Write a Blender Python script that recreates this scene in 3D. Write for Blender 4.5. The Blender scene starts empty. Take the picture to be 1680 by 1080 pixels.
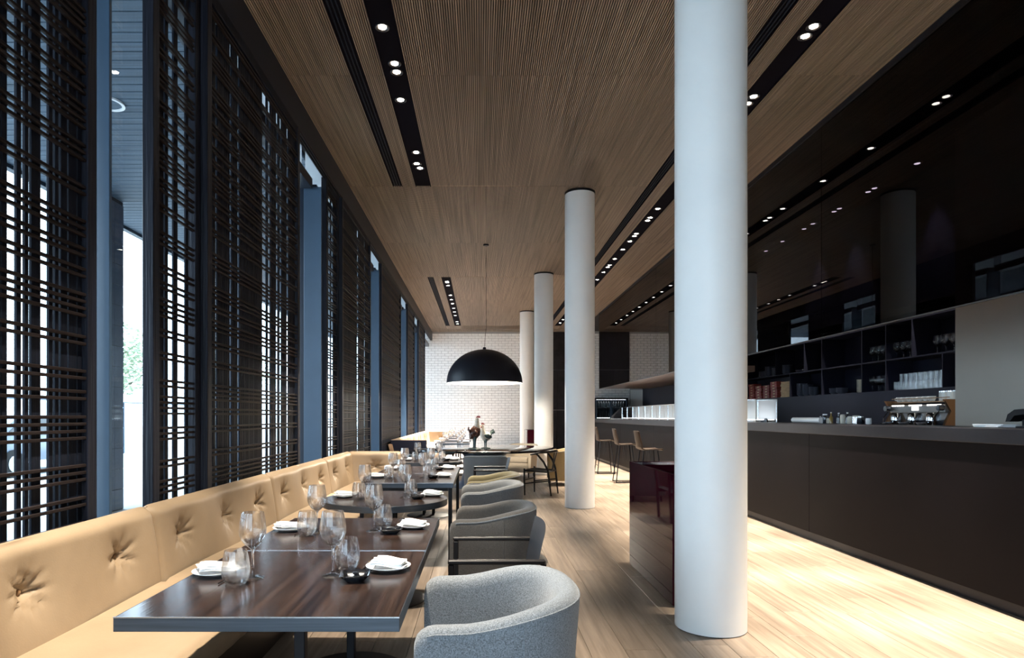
import bpy, bmesh, math, random
from mathutils import Vector, Matrix
R = math.radians
rng = random.Random(7)
sc = bpy.context.scene
COL = sc.collection

# ------------------------------------------------------------------ camera
FPX, VPX, VPY, CAMZ = 1040.0, 788.0, 683.0, 1.36
cd = bpy.data.cameras.new('camera'); cam = bpy.data.objects.new('camera', cd); COL.objects.link(cam)
cam.location = (0, 0, CAMZ); cam.rotation_euler = (R(90), 0, 0)
cd.sensor_fit = 'HORIZONTAL'; cd.sensor_width = 36; cd.lens = 36*FPX/1680
cd.shift_x = (840-VPX)/1680; cd.shift_y = (VPY-540)/1680; cd.clip_start = .05; cd.clip_end = 400
sc.camera = cam
# ------------------------------------------------------------------ sky, exposure
w = bpy.data.worlds.new('overcast_sky'); sc.world = w; w.use_nodes = True
bg = w.node_tree.nodes['Background']; bg.inputs[0].default_value = (.66, .83, 1, 1); bg.inputs[1].default_value = 9.5
vs = sc.view_settings; vs.view_transform = 'Standard'; vs.look = 'None'; vs.exposure = 0.0; vs.gamma = 1; vs.use_curve_mapping = False
SPOT_W, SPOT_COL = 1000.0, (1, .90, .76)

# ------------------------------------------------------------------ materials
def nodes(m):
    m.use_nodes = True; nt = m.node_tree; return nt, nt.nodes, nt.links
def M(name, col, rough=.5, metal=0, var=0, vs_=(5, 5, 5), bump=0, bs=(200, 200, 200), rnd=0, coat=0, spec=.5,
      col2=None, det=4, emit=0, sheen=0, gen=False):
    m = bpy.data.materials.new(name); nt, N, L = nodes(m); p = N['Principled BSDF']
    p.inputs['Base Color'].default_value = (*col, 1); p.inputs['Roughness'].default_value = rough
    p.inputs['Metallic'].default_value = metal; p.inputs['Coat Weight'].default_value = coat
    p.inputs['Coat Roughness'].default_value = .08; p.inputs['Specular IOR Level'].default_value = spec
    p.inputs['Sheen Weight'].default_value = sheen
    if emit: p.inputs['Emission Color'].default_value = (*col, 1); p.inputs['Emission Strength'].default_value = emit
    out = None
    if var or bump or rnd:
        tc = N.new('ShaderNodeTexCoord'); oi = N.new('ShaderNodeObjectInfo')
        off = N.new('ShaderNodeVectorMath'); off.operation = 'ADD'
        cmb = N.new('ShaderNodeMath'); cmb.operation = 'MULTIPLY'; cmb.inputs[1].default_value = 37.0
        L.new(oi.outputs['Random'], cmb.inputs[0])
        L.new(tc.outputs['Object'], off.inputs[0]); L.new(cmb.outputs[0], off.inputs[1])
    if var:
        mp = N.new('ShaderNodeMapping'); mp.inputs['Scale'].default_value = vs_
        nz = N.new('ShaderNodeTexNoise'); nz.inputs['Scale'].default_value = 1; nz.inputs['Detail'].default_value = det
        nz.inputs['Roughness'].default_value = .6
        L.new(off.outputs[0], mp.inputs[0]); L.new(mp.outputs[0], nz.inputs['Vector'])
        rp = N.new('ShaderNodeValToRGB'); rp.color_ramp.elements[0].position = .3; rp.color_ramp.elements[1].position = .7
        c2 = col2 or tuple(min(1, c*(1+var)) for c in col); c1 = tuple(c*(1-var) for c in col)
        rp.color_ramp.elements[0].color = (*c1, 1); rp.color_ramp.elements[1].color = (*c2, 1)
        L.new(nz.outputs['Fac'], rp.inputs[0]); out = rp.outputs[0]
    if rnd:
        hs = N.new('ShaderNodeHueSaturation'); mr = N.new('ShaderNodeMapRange')
        mr.inputs[3].default_value = 1-rnd; mr.inputs[4].default_value = 1+rnd
        L.new(oi.outputs['Random'], mr.inputs[0]); L.new(mr.outputs[0], hs.inputs['Value'])
        if out: L.new(out, hs.inputs['Color'])
        else: hs.inputs['Color'].default_value = (*col, 1)
        out = hs.outputs[0]
    if out: L.new(out, p.inputs['Base Color'])
    if bump:
        mp = N.new('ShaderNodeMapping'); mp.inputs['Scale'].default_value = bs
        nz = N.new('ShaderNodeTexNoise'); nz.inputs['Scale'].default_value = 1; nz.inputs['Detail'].default_value = 3
        L.new(off.outputs[0], mp.inputs[0]); L.new(mp.outputs[0], nz.inputs['Vector'])
        b = N.new('ShaderNodeBump'); b.inputs['Strength'].default_value = bump; b.inputs['Distance'].default_value = .004
        L.new(nz.outputs['Fac'], b.inputs['Height']); L.new(b.outputs[0], p.inputs['Normal'])
    return m
def thin_glass(name, tint, ior=1.5, rough=0):
    m = bpy.data.materials.new(name); nt, N, L = nodes(m); N.remove(N['Principled BSDF'])
    t = N.new('ShaderNodeBsdfTransparent'); t.inputs[0].default_value = (*tint, 1)
    g = N.new('ShaderNodeBsdfGlossy'); g.inputs['Roughness'].default_value = rough
    lw = N.new('ShaderNodeLayerWeight'); lw.inputs[0].default_value = .5; f0 = ((ior-1)/(ior+1))**2   # Schlick reflectance of a thin sheet
    pw_ = N.new('ShaderNodeMath'); pw_.operation = 'POWER'; pw_.inputs[1].default_value = 5; L.new(lw.outputs['Facing'], pw_.inputs[0])
    f = N.new('ShaderNodeMath'); f.operation = 'MULTIPLY_ADD'; f.inputs[1].default_value = 1-f0; f.inputs[2].default_value = f0; L.new(pw_.outputs[0], f.inputs[0])
    x = N.new('ShaderNodeMixShader'); L.new(f.outputs[0], x.inputs[0]); L.new(t.outputs[0], x.inputs[1]); L.new(g.outputs[0], x.inputs[2])
    L.new(x.outputs[0], N['Material Output'].inputs[0]); return m
def solid_glass(name, tint=(1, 1, 1), ior=1.45):
    m = bpy.data.materials.new(name); nt, N, L = nodes(m); p = N['Principled BSDF']
    p.inputs['Base Color'].default_value = (*tint, 1); p.inputs['Roughness'].default_value = 0
    p.inputs['Transmission Weight'].default_value = 1; p.inputs['IOR'].default_value = ior; return m
def clear_mix(name, tint, ior):
    m = solid_glass(name, tint, ior); nt = m.node_tree; N = nt.nodes; L = nt.links
    t = N.new('ShaderNodeBsdfTransparent'); x = N.new('ShaderNodeMixShader'); x.inputs[0].default_value = .36
    L.new(N['Principled BSDF'].outputs[0], x.inputs[1]); L.new(t.outputs[0], x.inputs[2]); L.new(x.outputs[0], N['Material Output'].inputs[0]); return m
def translucent(name, col):
    m = bpy.data.materials.new(name); nt, N, L = nodes(m); N.remove(N['Principled BSDF'])
    t = N.new('ShaderNodeBsdfTranslucent'); t.inputs[0].default_value = (*col, 1)
    d = N.new('ShaderNodeBsdfDiffuse'); d.inputs[0].default_value = (*col, 1)
    x = N.new('ShaderNodeMixShader'); x.inputs[0].default_value = .3
    L.new(t.outputs[0], x.inputs[1]); L.new(d.outputs[0], x.inputs[2]); L.new(x.outputs[0], N['Material Output'].inputs[0]); return m
def emitter(name, col, s):
    m = bpy.data.materials.new(name); nt, N, L = nodes(m); N.remove(N['Principled BSDF'])
    e = N.new('ShaderNodeEmission'); e.inputs[0].default_value = (*col, 1); e.inputs[1].default_value = s
    L.new(e.outputs[0], N['Material Output'].inputs[0]); return m

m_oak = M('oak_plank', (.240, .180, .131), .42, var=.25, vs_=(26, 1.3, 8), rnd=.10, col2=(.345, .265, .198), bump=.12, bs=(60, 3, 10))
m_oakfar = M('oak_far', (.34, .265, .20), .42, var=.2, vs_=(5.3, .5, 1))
m_gap = M('floor_joint', (.06, .04, .025), .8)
m_ceil = M('ceiling_slat_wood', (.205, .150, .108), .55, var=.4, vs_=(45, .45, 1), col2=(.30, .222, .165), det=2)
m_ceilback = M('ceiling_backing', (.012, .010, .010), .9)
m_black = M('black_metal', (.010, .010, .013), .45, spec=.2)
m_trough = M('black_trough', (.006, .0055, .009), .8, spec=.02)
m_blade = M('vent_blade', (.010, .014, .024), .6, spec=.1)
m_navy = M('navy_paint', (.011, .012, .022), .5, spec=.12)
m_post = M('blue_grey_steel', (.042, .078, .125), .38, var=.06, vs_=(3, 3, 3))
m_head = M('dark_blue_steel', (.012, .018, .030), .35, spec=.2)
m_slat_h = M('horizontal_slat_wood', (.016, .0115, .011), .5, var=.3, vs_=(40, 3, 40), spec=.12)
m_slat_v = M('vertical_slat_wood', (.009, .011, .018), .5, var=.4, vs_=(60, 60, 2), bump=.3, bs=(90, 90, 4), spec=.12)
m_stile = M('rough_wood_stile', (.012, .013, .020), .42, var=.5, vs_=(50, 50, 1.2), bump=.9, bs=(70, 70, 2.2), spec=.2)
m_white = M('white_paint', (.80, .80, .78), .5, var=.03, vs_=(2, 2, 2))
m_brick = M('white_brick', (.86, .86, .85), .35, var=.06, vs_=(9, 9, 9), bump=.15, bs=(30, 30, 30))
m_mortar = M('mortar', (.34, .34, .34), .9)
m_blackpanel = M('dark_stained_panel', (.020, .018, .020), .5, var=.5, vs_=(3, 3, 3), spec=.2)
m_leather = M('tan_leather', (.315, .228, .143), .45, var=.07, vs_=(4, 4, 4), bump=.12, bs=(120, 120, 120))
m_button = M('button_leather', (.28, .16, .08), .4)
m_bench_base = M('bench_plinth', (.030, .020, .016), .4, spec=.2)
m_tab1 = M('walnut_along', (.016, .0095, .008), .2, var=.55, vs_=(38, 1.2, 20), col2=(.042, .025, .019), spec=.6, bump=.05, bs=(120, 4, 40))
m_tab2 = M('walnut_across', (.016, .0095, .008), .2, var=.55, vs_=(1.2, 38, 20), col2=(.042, .025, .019), spec=.6, bump=.05, bs=(4, 120, 40))
m_edge = M('table_edge_band', (.075, .088, .105), .34, metal=.7, var=.2, vs_=(3, 3, 120), spec=.2)
m_steel = M('brushed_edge', (.55, .56, .58), .25, metal=1)
m_chrome = M('chrome', (.75, .75, .76), .12, metal=1)
m_china = M('white_china', (.88, .88, .88), .15, coat=.5)
m_napkin = M('white_linen', (.90, .90, .89), .85, var=.03, vs_=(60, 60, 60))
m_dish = M('black_glaze', (.008, .009, .012), .08, coat=1)
m_stick = M('lacquer_chopstick', (.020, .013, .012), .25)
m_brass = M('brass', (.60, .44, .22), .3, metal=1)
m_glass = clear_mix('clear_glass', (1, 1, 1), 1.5)
sc.cycles.transparent_max_bounces = 40
m_pane = thin_glass('window_glass', (.93, .96, .97), 1.45)
m_casepane = thin_glass('case_glass', (.95, .97, .97), 1.45)
m_ring0 = M('dark_edge', (.035, .03, .03), .5)
m_smoke = thin_glass('smoked_glass', (.16, .15, .18), 1.38)
m_frost = translucent('frosted_white', (.75, .78, .80))
m_bar = M('bronze_bar_front', (.0042, .0030, .0034), .5, var=.12, vs_=(1.5, 1.5, 1.5), spec=.05)
m_bartop = M('dark_stone', (.0075, .0072, .0098), .38, var=.15, vs_=(30, 30, 30), spec=.2)
m_soffb = M('brown_soffit', (.20, .14, .11), .35)
m_plinth = M('plinth_black', (.012, .012, .016), .35, spec=.2)
m_beige = M('beige_plaster', (.42, .385, .335), .75, var=.03, vs_=(1.5, 1.5, 1.5))
m_burg = M('burgundy_gloss', (.034, .0035, .009), .03, spec=.06)
m_tabletop_gloss = M('black_gloss_top', (.010, .009, .010), .06, coat=1)
m_ped = M('blue_grey_pedestal', (.055, .085, .125), .3)
m_lampout = M('lamp_black', (.013, .013, .018), .42, spec=.2)
m_lampin = M('lamp_white_inside', (.88, .87, .84), .5)
m_bulb = emitter('bulb_glow', (1, .90, .74), 26)
m_lens = emitter('downlight_lens', (1, .93, .82), 30)
m_case = emitter('case_light', (.95, .97, 1), 7)
m_lit = emitter('lit_key', (1, .98, .95), 2.5)

def felt(name, c, v=.28):
    return M(name, c, .9, var=v, vs_=(240, 240, 240), det=2, bump=.35, bs=(420, 420, 420), sheen=.25)
m_f_grey = felt('light_grey_felt', (.150, .163, .175), .55)
m_f_brown = felt('brown_grey_felt', (.090, .081, .072), .4)
m_f_grey2 = felt('mid_grey_felt', (.150, .152, .150), .45)
m_f_olive = felt('olive_felt', (.105, .084, .036))
m_f_blue = felt('blue_grey_felt', (.10, .125, .15))
m_f_beige = felt('beige_felt', (.36, .30, .225))
m_f_tan = felt('tan_felt', (.33, .235, .115))
m_f_teal = felt('teal_felt', (.08, .135, .16))
m_frame = M('black_ash_frame', (.009, .007, .007), .35, var=.3, vs_=(20, 20, 2), spec=.2)
m_leather_dk = M('dark_blue_leather', (.015, .020, .029), .4, bump=.1)
m_leather_br = M('brown_leather', (.115, .070, .042), .4, bump=.1)
m_cord = M('paper_cord', (.10, .085, .07), .8, var=.3, vs_=(150, 150, 150))
m_stool = M('stool_walnut', (.030, .019, .013), .4, var=.25, vs_=(20, 20, 3), spec=.12)
m_stoolpad = M('stool_pad', (.10, .078, .06), .5)

# ------------------------------------------------------------------ mesh helpers
class B:
    def __init__(s): s.bm = bmesh.new()
    def box(s, c, d, bev=0, rot=None, seg=1):
        g = bmesh.ops.create_cube(s.bm, size=1); v = g['verts']
        mt = Matrix.Translation(c) @ (rot.to_4x4() if rot is not None else Matrix.Identity(4)) @ Matrix.Diagonal((*d, 1))
        bmesh.ops.transform(s.bm, matrix=mt, verts=v)
        if bev:
            e = {x for q in v for x in q.link_edges}
            bmesh.ops.bevel(s.bm, geom=list(e), offset=bev, segments=seg, affect='EDGES', profile=.5)
        return s
    def b2(s, a, b, bev=0, seg=1):
        return s.box([(p+q)/2 for p, q in zip(a, b)], [abs(q-p) for p, q in zip(a, b)], bev, None, seg)
    def loft(s, rings, closed=True, cap=True, wrap=False):
        vr = [[s.bm.verts.new(p) for p in r] for r in rings]; n = len(vr[0])
        pairs = list(zip(vr, vr[1:])) + ([(vr[-1], vr[0])] if wrap else [])
        for a, b in pairs:
            for i in range(n if closed else n-1):
                j = (i+1) % n
                try: s.bm.faces.new((a[i], a[j], b[j], b[i]))
                except ValueError: pass
        if cap and closed and not wrap:
            for r in (vr[0][::-1], vr[-1]):
                try: s.bm.faces.new(r)
                except ValueError: pass
        return s
    def tube(s, pts, r, n=10, sq=1.0, cap=True, wrap=False, up=None):
        pts = [Vector(p) for p in pts]; k = len(pts); rs = r if isinstance(r, (list, tuple)) else [r]*k
        rings = []; prev = None
        for i, p in enumerate(pts):
            if wrap: t = pts[(i+1) % k]-pts[i-1]
            else: t = pts[min(i+1, k-1)]-pts[max(i-1, 0)]
            t.normalize()
            if prev is None:
                a = Vector(up) if up else (Vector((0, 0, 1)) if abs(t.z) < .9 else Vector((1, 0, 0)))
            else: a = prev
            u = (a-t*a.dot(t)); u.normalize(); v = t.cross(u); prev = u
            rings.append([p+u*(math.cos(q)*rs[i])+v*(math.sin(q)*rs[i]*sq) for q in [2*math.pi*j/n for j in range(n)]])
        return s.loft(rings, True, cap, wrap)
    def lathe(s, prof, n=24, c=(0, 0, 0), wrapprof=False):
        rings = []
        for q in range(n):
            a = 2*math.pi*q/n
            rings.append([(c[0]+r*math.cos(a), c[1]+r*math.sin(a), c[2]+z) for r, z in prof])
        vr = []
        axis = {}
        for q, r in enumerate(rings):
            row = []
            for k, p in enumerate(r):
                if prof[k][0] < 1e-6:
                    if k not in axis: axis[k] = s.bm.verts.new(p)
                    row.append(axis[k])
                else: row.append(s.bm.verts.new(p))
            vr.append(row)
        m = len(prof)
        for q in range(n):
            a, b = vr[q], vr[(q+1) % n]
            for k in range(m if wrapprof else m-1):
                k2 = (k+1) % m; f = []
                for v in (a[k], b[k], b[k2], a[k2]):
                    if v not in f: f.append(v)
                if len(f) > 2:
                    try: s.bm.faces.new(f)
                    except ValueError: pass
        return s
    def prism(s, poly, axis, a, b):
        def P(u, v, t): return {'x': (t, u, v), 'y': (u, t, v), 'z': (u, v, t)}[axis]
        return s.loft([[P(u, v, a) for u, v in poly], [P(u, v, b) for u, v in poly]])
    def grid(s, f, nu, nv):
        vv = [[s.bm.verts.new(f(i/nu, j/nv)) for j in range(nv+1)] for i in range(nu+1)]
        for i in range(nu):
            for j in range(nv): s.bm.faces.new((vv[i][j], vv[i+1][j], vv[i+1][j+1], vv[i][j+1]))
        return s
    def me(s, name, smooth=True, ang=40):
        bmesh.ops.recalc_face_normals(s.bm, faces=s.bm.faces[:])
        me = bpy.data.meshes.new(name); s.bm.to_mesh(me); s.bm.free()
        if smooth:
            me.polygons.foreach_set('use_smooth', [True]*len(me.polygons)); me.set_sharp_from_angle(angle=R(ang))
        return me
    def put(s, name, mat, parent=None, loc=(0, 0, 0), rz=0, smooth=True, ang=40):
        return obj(name, s.me(name, smooth, ang), mat, parent, loc, rz)
def obj(name, me, mat=None, parent=None, loc=(0, 0, 0), rz=0):
    if mat is not None and not me.materials: me.materials.append(mat)
    o = bpy.data.objects.new(name, me); COL.objects.link(o); o.parent = parent; o.location = loc; o.rotation_euler = (0, 0, rz)
    return o
def tag(o, label=None, cat=None, group=None, kind=None):
    if label: o['label'] = label
    if cat: o['category'] = cat
    if group: o['group'] = group
    if kind: o['kind'] = kind
    return o
def thing(name, label, cat, loc=(0, 0, 0), rz=0, group=None):
    o = bpy.data.objects.new(name, None); COL.objects.link(o); o.location = loc; o.rotation_euler = (0, 0, rz); o.empty_display_size = .1
    return tag(o, label, cat, group)
def copy_tree(o, parent=None):
    kids = list(o.children); c = o.copy(); COL.objects.link(c); c.parent = parent
    for k in kids: copy_tree(k, c)
    return c
ORD = 'first second third fourth fifth sixth seventh eighth ninth tenth eleventh twelfth thirteenth fourteenth fifteenth sixteenth seventeenth eighteenth nineteenth twentieth'.split()
ORD += ['twenty-'+w_ for w_ in ORD[:9]]+['thirtieth']
def stk(k, n): return 'lowest' if k == 0 else 'topmost' if k == n-1 else ORD[k]+' from the bottom'
class Proto:
    """first use returns the original, later uses copies"""
    def __init__(s, root): s.r = root; s.used = False
    def at(s, loc, rz, label, cat=None, group=None):
        o = s.r if not s.used else copy_tree(s.r); 
        if s.used:
            for k in ('label', 'group'):
                if k in o: del o[k]
        s.used = True
        o.location = loc; o.rotation_euler = (0, 0, rz); return tag(o, label, cat, group)
def struct(o): o['kind'] = 'structure'; return o
def sstep(x): x = max(0, min(1, x)); return x*x*(3-2*x)

# ================================================================== STRUCTURE
CEIL = 4.692; XL = -1.90; XB = 3.86; YB = 25.1; Y0 = -3.6; XR = 5.98; ZB = 2.2525
# floor
fl = struct(B().b2((-2.2, Y0, -.12), (6.6, YB+.2, -.012)).put('floor', m_gap, smooth=False))
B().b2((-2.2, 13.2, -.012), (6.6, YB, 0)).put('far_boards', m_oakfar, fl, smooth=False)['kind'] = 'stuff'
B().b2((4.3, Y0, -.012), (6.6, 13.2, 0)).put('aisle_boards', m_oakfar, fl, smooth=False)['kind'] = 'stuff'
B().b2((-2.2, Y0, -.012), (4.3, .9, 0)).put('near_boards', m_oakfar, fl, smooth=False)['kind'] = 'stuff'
pw = .21; pl_cache = {}
x = -2.1
while x < 4.2:
    y = .9 - rng.uniform(0, 1.6); first = True
    while y < 13.2:
        ln = rng.choice([1.6, 1.9, 2.2]); a = max(y, .9); b = min(y+ln, 13.2); y += ln
        if b-a < .25: continue
        key = round(b-a, 2)
        if key not in pl_cache: pl_cache[key] = B().box((0, 0, -.006), (pw-.0025, key-.0025, .012), .0012).me('plank', False)
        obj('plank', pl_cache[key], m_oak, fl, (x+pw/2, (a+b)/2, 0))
    x += pw
# ceiling
ce = struct(B().b2((XL-.3, Y0, CEIL+.03), (6.6, YB+.2, CEIL+.13)).put('ceiling', m_ceilback, smooth=False))
strips = [(XL, -1.263), (-1.132, -.934), (-.718, 2.42), (2.547, 2.746), (2.965, XB-.005)]
full = (XL, XB-.005)
def slat_panel(x0, x1, y0, y1):
    b = B(); n = max(1, int((x1-x0)/.0195)); p = (x1-x0)/n; vs = []; fs = []
    for i in range(n):
        a = x0+i*p+.0042; c = x0+(i+1)*p-.0042; k = len(vs); t = CEIL+.02
        vs += [(a, y0, t), (a, y1, t), (a, y0, CEIL), (a, y1, CEIL), (c, y0, CEIL), (c, y1, CEIL), (c, y0, t), (c, y1, t)]
        fs += [(k, k+1, k+3, k+2), (k+2, k+3, k+5, k+4), (k+4, k+5, k+7, k+6), (k, k+2, k+4, k+6), (k+1, k+7, k+5, k+3)]
    b.bm.free(); me = bpy.data.meshes.new('slat_panel'); me.from_pydata(vs, [], fs); me.update()
    o = obj('slat_panel', me, m_ceil, ce); o['kind'] = 'stuff'; return o
seams = [Y0, -2.8, .2, 3.2, 6.2, 9.2, 12.2, 15.2, 18.2, 21.2, 24.2, YB-.005]
for a, b in zip(seams, seams[1:]):
    mid = (a+b)/2
    for i, (x0, x1) in enumerate(strips):
        if mid > 9.2 and mid < 15.2:      # left slots interrupted in the middle bays
            if i in (0, 1): continue
            if i == 2: x0 = XL
        if mid > 24.2:
            if i: continue
            x0, x1 = full
        slat_panel(x0+.001, x1-.001, a+.003, b-.003)
def trough(x0, x1, y0, y1):
    b = B().b2((x0, y0, CEIL+.012), (x1, y1, CEIL+.03)).b2((x0-.004, y0, CEIL-.003), (x0+.006, y1, CEIL+.03)).b2((x1-.006, y0, CEIL-.003), (x1+.004, y1, CEIL+.03))
    return b
tn = 0
def tstruct(o): return struct(o)
for (x0, x1, y0, y1) in [(-.934, -.718, Y0, 9.197), (-.934, -.718, 15.203, 23.4), (2.746, 2.965, Y0, 23.4)]:
    tn += 1; tstruct(trough(x0, x1, y0, y1).put('trim_%d' % tn, m_trough, smooth=False))
for (x0, x1, y0, y1) in [(-1.263, -1.132, Y0, 9.197), (-1.263, -1.132, 15.203, 23.4), (2.42, 2.547, Y0, 23.4)]:
    tn += 1; t = tstruct(trough(x0, x1, y0, y1).put('trim_%d' % tn, m_trough, smooth=False))
    for k in range(3):
        xx = x0+.03+k*(x1-x0-.06)/2
        B().b2((xx-.006, y0, CEIL-.002), (xx+.006, y1, CEIL+.012)).put('air_blade', m_blade, t, smooth=False)
B().b2((-.934, 23.4, CEIL), (2.965, 24.2, CEIL+.02)).put('end_board', m_ceil, ce, smooth=False)
B().b2((-1.263, 23.4, CEIL), (-.934, 24.2, CEIL+.02)).put('end_board', m_ceil, ce, smooth=False)
B().b2((XB, Y0, CEIL-.02), (6.5, 20.6, CEIL+.03)).put('bar_ceiling_board', m_bar, ce, smooth=False)

# back wall with glazed white bricks, dark panel, white door
wb = struct(B().b2((-2.3, YB, 0), (6.6, YB+.2, CEIL+.1)).put('wall_back', m_mortar, smooth=False))
def bricks(x0, x1, z0, z1, y):
    L_, H_, g = .265, .0985, .008; vs = []; fs = []; z = z0; row = 0
    while z+H_ < z1+.03:
        x = x0-(L_/2 if row % 2 else 0)
        while x < x1:
            a = max(x, x0)+g/2; c = min(x+L_, x1)-g/2
            if c-a > .02:
                d = y-.012-rng.uniform(0, .004); k = len(vs); zz = min(z+H_, z1)-g/2; zb = z+g/2; e = .004
                vs += [(a, y, zb), (c, y, zb), (c, y, zz), (a, y, zz), (a+e, d, zb+e), (c-e, d, zb+e), (c-e, d, zz-e), (a+e, d, zz-e)]
                fs += [(k+4, k+5, k+6, k+7), (k, k+1, k+5, k+4), (k+1, k+2, k+6, k+5), (k+2, k+3, k+7, k+6), (k+3, k, k+4, k+7)]
            x += L_
        z += H_; row += 1
    me = bpy.data.meshes.new('glazed_bricks'); me.from_pydata(vs, [], fs); me.update()
    o = obj('glazed_bricks', me, m_brick, wb); o['kind'] = 'stuff'
bricks(-2.2, 1.81, 0, CEIL, YB); bricks(3.62, 5.92, 0, CEIL, YB)
d = struct(B().b2((1.83, YB-.05, 3.2), (3.60, YB-.002, CEIL)).put('door_1', m_blackpanel, smooth=False))
for k in range(3):
    for j in range(2):
        B().b2((1.84+k*.587, YB-.065-.006*((k+j) % 2), .02+j*1.59), (1.84+k*.587+.58, YB-.002, 1.59+j*1.59)).put('panel', m_blackpanel, d, smooth=False)
struct(B().b2((5.94, YB-.03, 0), (6.6, YB-.002, 2.4), .004).put('door_2', m_white, smooth=False))
rw = struct(B().b2((.75, Y0-.2, 0), (6.6, Y0, CEIL)).b2((-2.3, Y0-.2, 4.4), (.75, Y0, CEIL)).put('wall_rear', m_head, smooth=False))
B().b2((-2.3, Y0-.2, 0), (.75, Y0, .12)).put('sill', m_head, rw, smooth=False)
for k in range(3): B().b2((-2.3+k*1.0, Y0-.2, .12), (-2.3+k*1.0+.08, Y0, 4.4)).put('mullion', m_post, rw, smooth=False)
for k in range(3): B().b2((-2.22+k*1.0, Y0-.11, .12), (-2.22+k*1.0+(.92 if k < 2 else .97), Y0-.10, 4.4)).put('pane', m_pane, rw, smooth=False)
# right wall behind the bar
wr = struct(B().b2((6.42, Y0, 0), (6.6, YB, CEIL)).put('wall_right', m_navy, smooth=False))
B().b2((5.5, Y0, 0), (6.42, 7.34, CEIL-.02)).put('beige_panel', m_beige, wr, smooth=False)
B().b2((XR, 7.345, 2.9), (6.42, 14.6, CEIL-.02)).put('upper_panel', m_navy, wr, smooth=False)
B().b2((5.5, 14.6, 0), (6.42, 20.6, CEIL-.02)).put('kitchen_block', m_navy, wr, smooth=False)
B().b2((XB+.02, 12.7, ZB), (5.5, 20.6, ZB+.12)).put('soffit', m_soffb, wr, smooth=False)

# smoked glass bulkhead above the bar
gb = thing('glass_bulkhead', 'dark smoked glass bulkhead hanging from the ceiling above the bar', 'glass wall', (XB, 0, 0))
for a, b in [(Y0, .97), (.98, 7.17), (7.18, 13.93), (13.94, 20.6)]:
    B().b2((0, a, ZB), (.012, b, CEIL-.01)).put('glass_panel', m_smoke, gb, smooth=False)
B().b2((-.004, Y0, ZB-.012), (.016, 20.6, ZB)).put('edge_strip', m_ring0, gb, smooth=False)
B().b2((-.02, Y0, CEIL-.06), (-.001, 20.6, CEIL-.001)).put('top_channel', m_black, gb, smooth=False)

# columns
nm = ['nearest the camera in front of the bar', 'second from the camera', 'third from the camera', 'farthest, by the brick wall']
for i, y in enumerate([4.09, 9.465, 14.85, 20.2]):
    c = thing('column', 'thick round white column, ' + nm[i], 'column', (1.484, y, 0), 0, 'white columns')
    B().lathe([(0, .006), (.221, .006), (.221, CEIL-.03), (0, CEIL-.03)], 64).put('shaft', m_white, c)
    B().lathe([(0, .0), (.214, .0), (.214, .008), (0, .008)], 48).put('shadow_gap', m_black, c)
    B().lathe([(0, CEIL-.03), (.228, CEIL-.03), (.228, CEIL+.001), (0, CEIL+.001)], 48).put('collar', m_black, c)

# ------------------------------------------------------------------ window wall
posts = [-1.10, 3.29, 7.68, 12.06, 16.45, 20.84]
ends = posts + [25.05]
B_ = struct(B().b2((-1.99, Y0, 4.38), (XL, YB-.02, CEIL+.03)).put('trim_7', m_head, smooth=False))
for k in range(3): B().b2((-1.915-.03*k, Y0, 4.352), (-1.905-.03*k+.004, YB-.02, 4.38)).put('track', m_black, B_, smooth=False)
for i, y in enumerate([Y0]+posts):
    y1 = ([Y0]+ends)[i+1]
    wn = bpy.data.objects.new('window_%d' % (i+1), None); COL.objects.link(wn); struct(wn)
    if i:
        B().b2((-2.14, y, 0), (-1.925, y+.025, 4.14), .003).put('post', m_post, wn, smooth=False)
        B().b2((-2.20, y+.03, 0), (-2.145, y+.14, 4.14), .004).put('frame_jamb', m_head, wn, smooth=False)
    yy = y+.14 if i else y
    B().b2((-2.20, yy, 4.10), (-2.02, y1-.05, 4.22), .003).put('transom', m_head, wn, smooth=False)
    B().b2((-2.20, yy, 0), (-2.06, y1-.05, .09), .003).put('sill', m_head, wn, smooth=False)
    B().b2((-2.19, yy, .09), (-2.178, y1-.05, 4.10)).put('pane', m_pane, wn, smooth=False)
    B().b2((-2.16, yy, 4.22), (-2.15, y1-.05, CEIL)).put('clerestory_pane', m_frost, wn, smooth=False)

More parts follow.
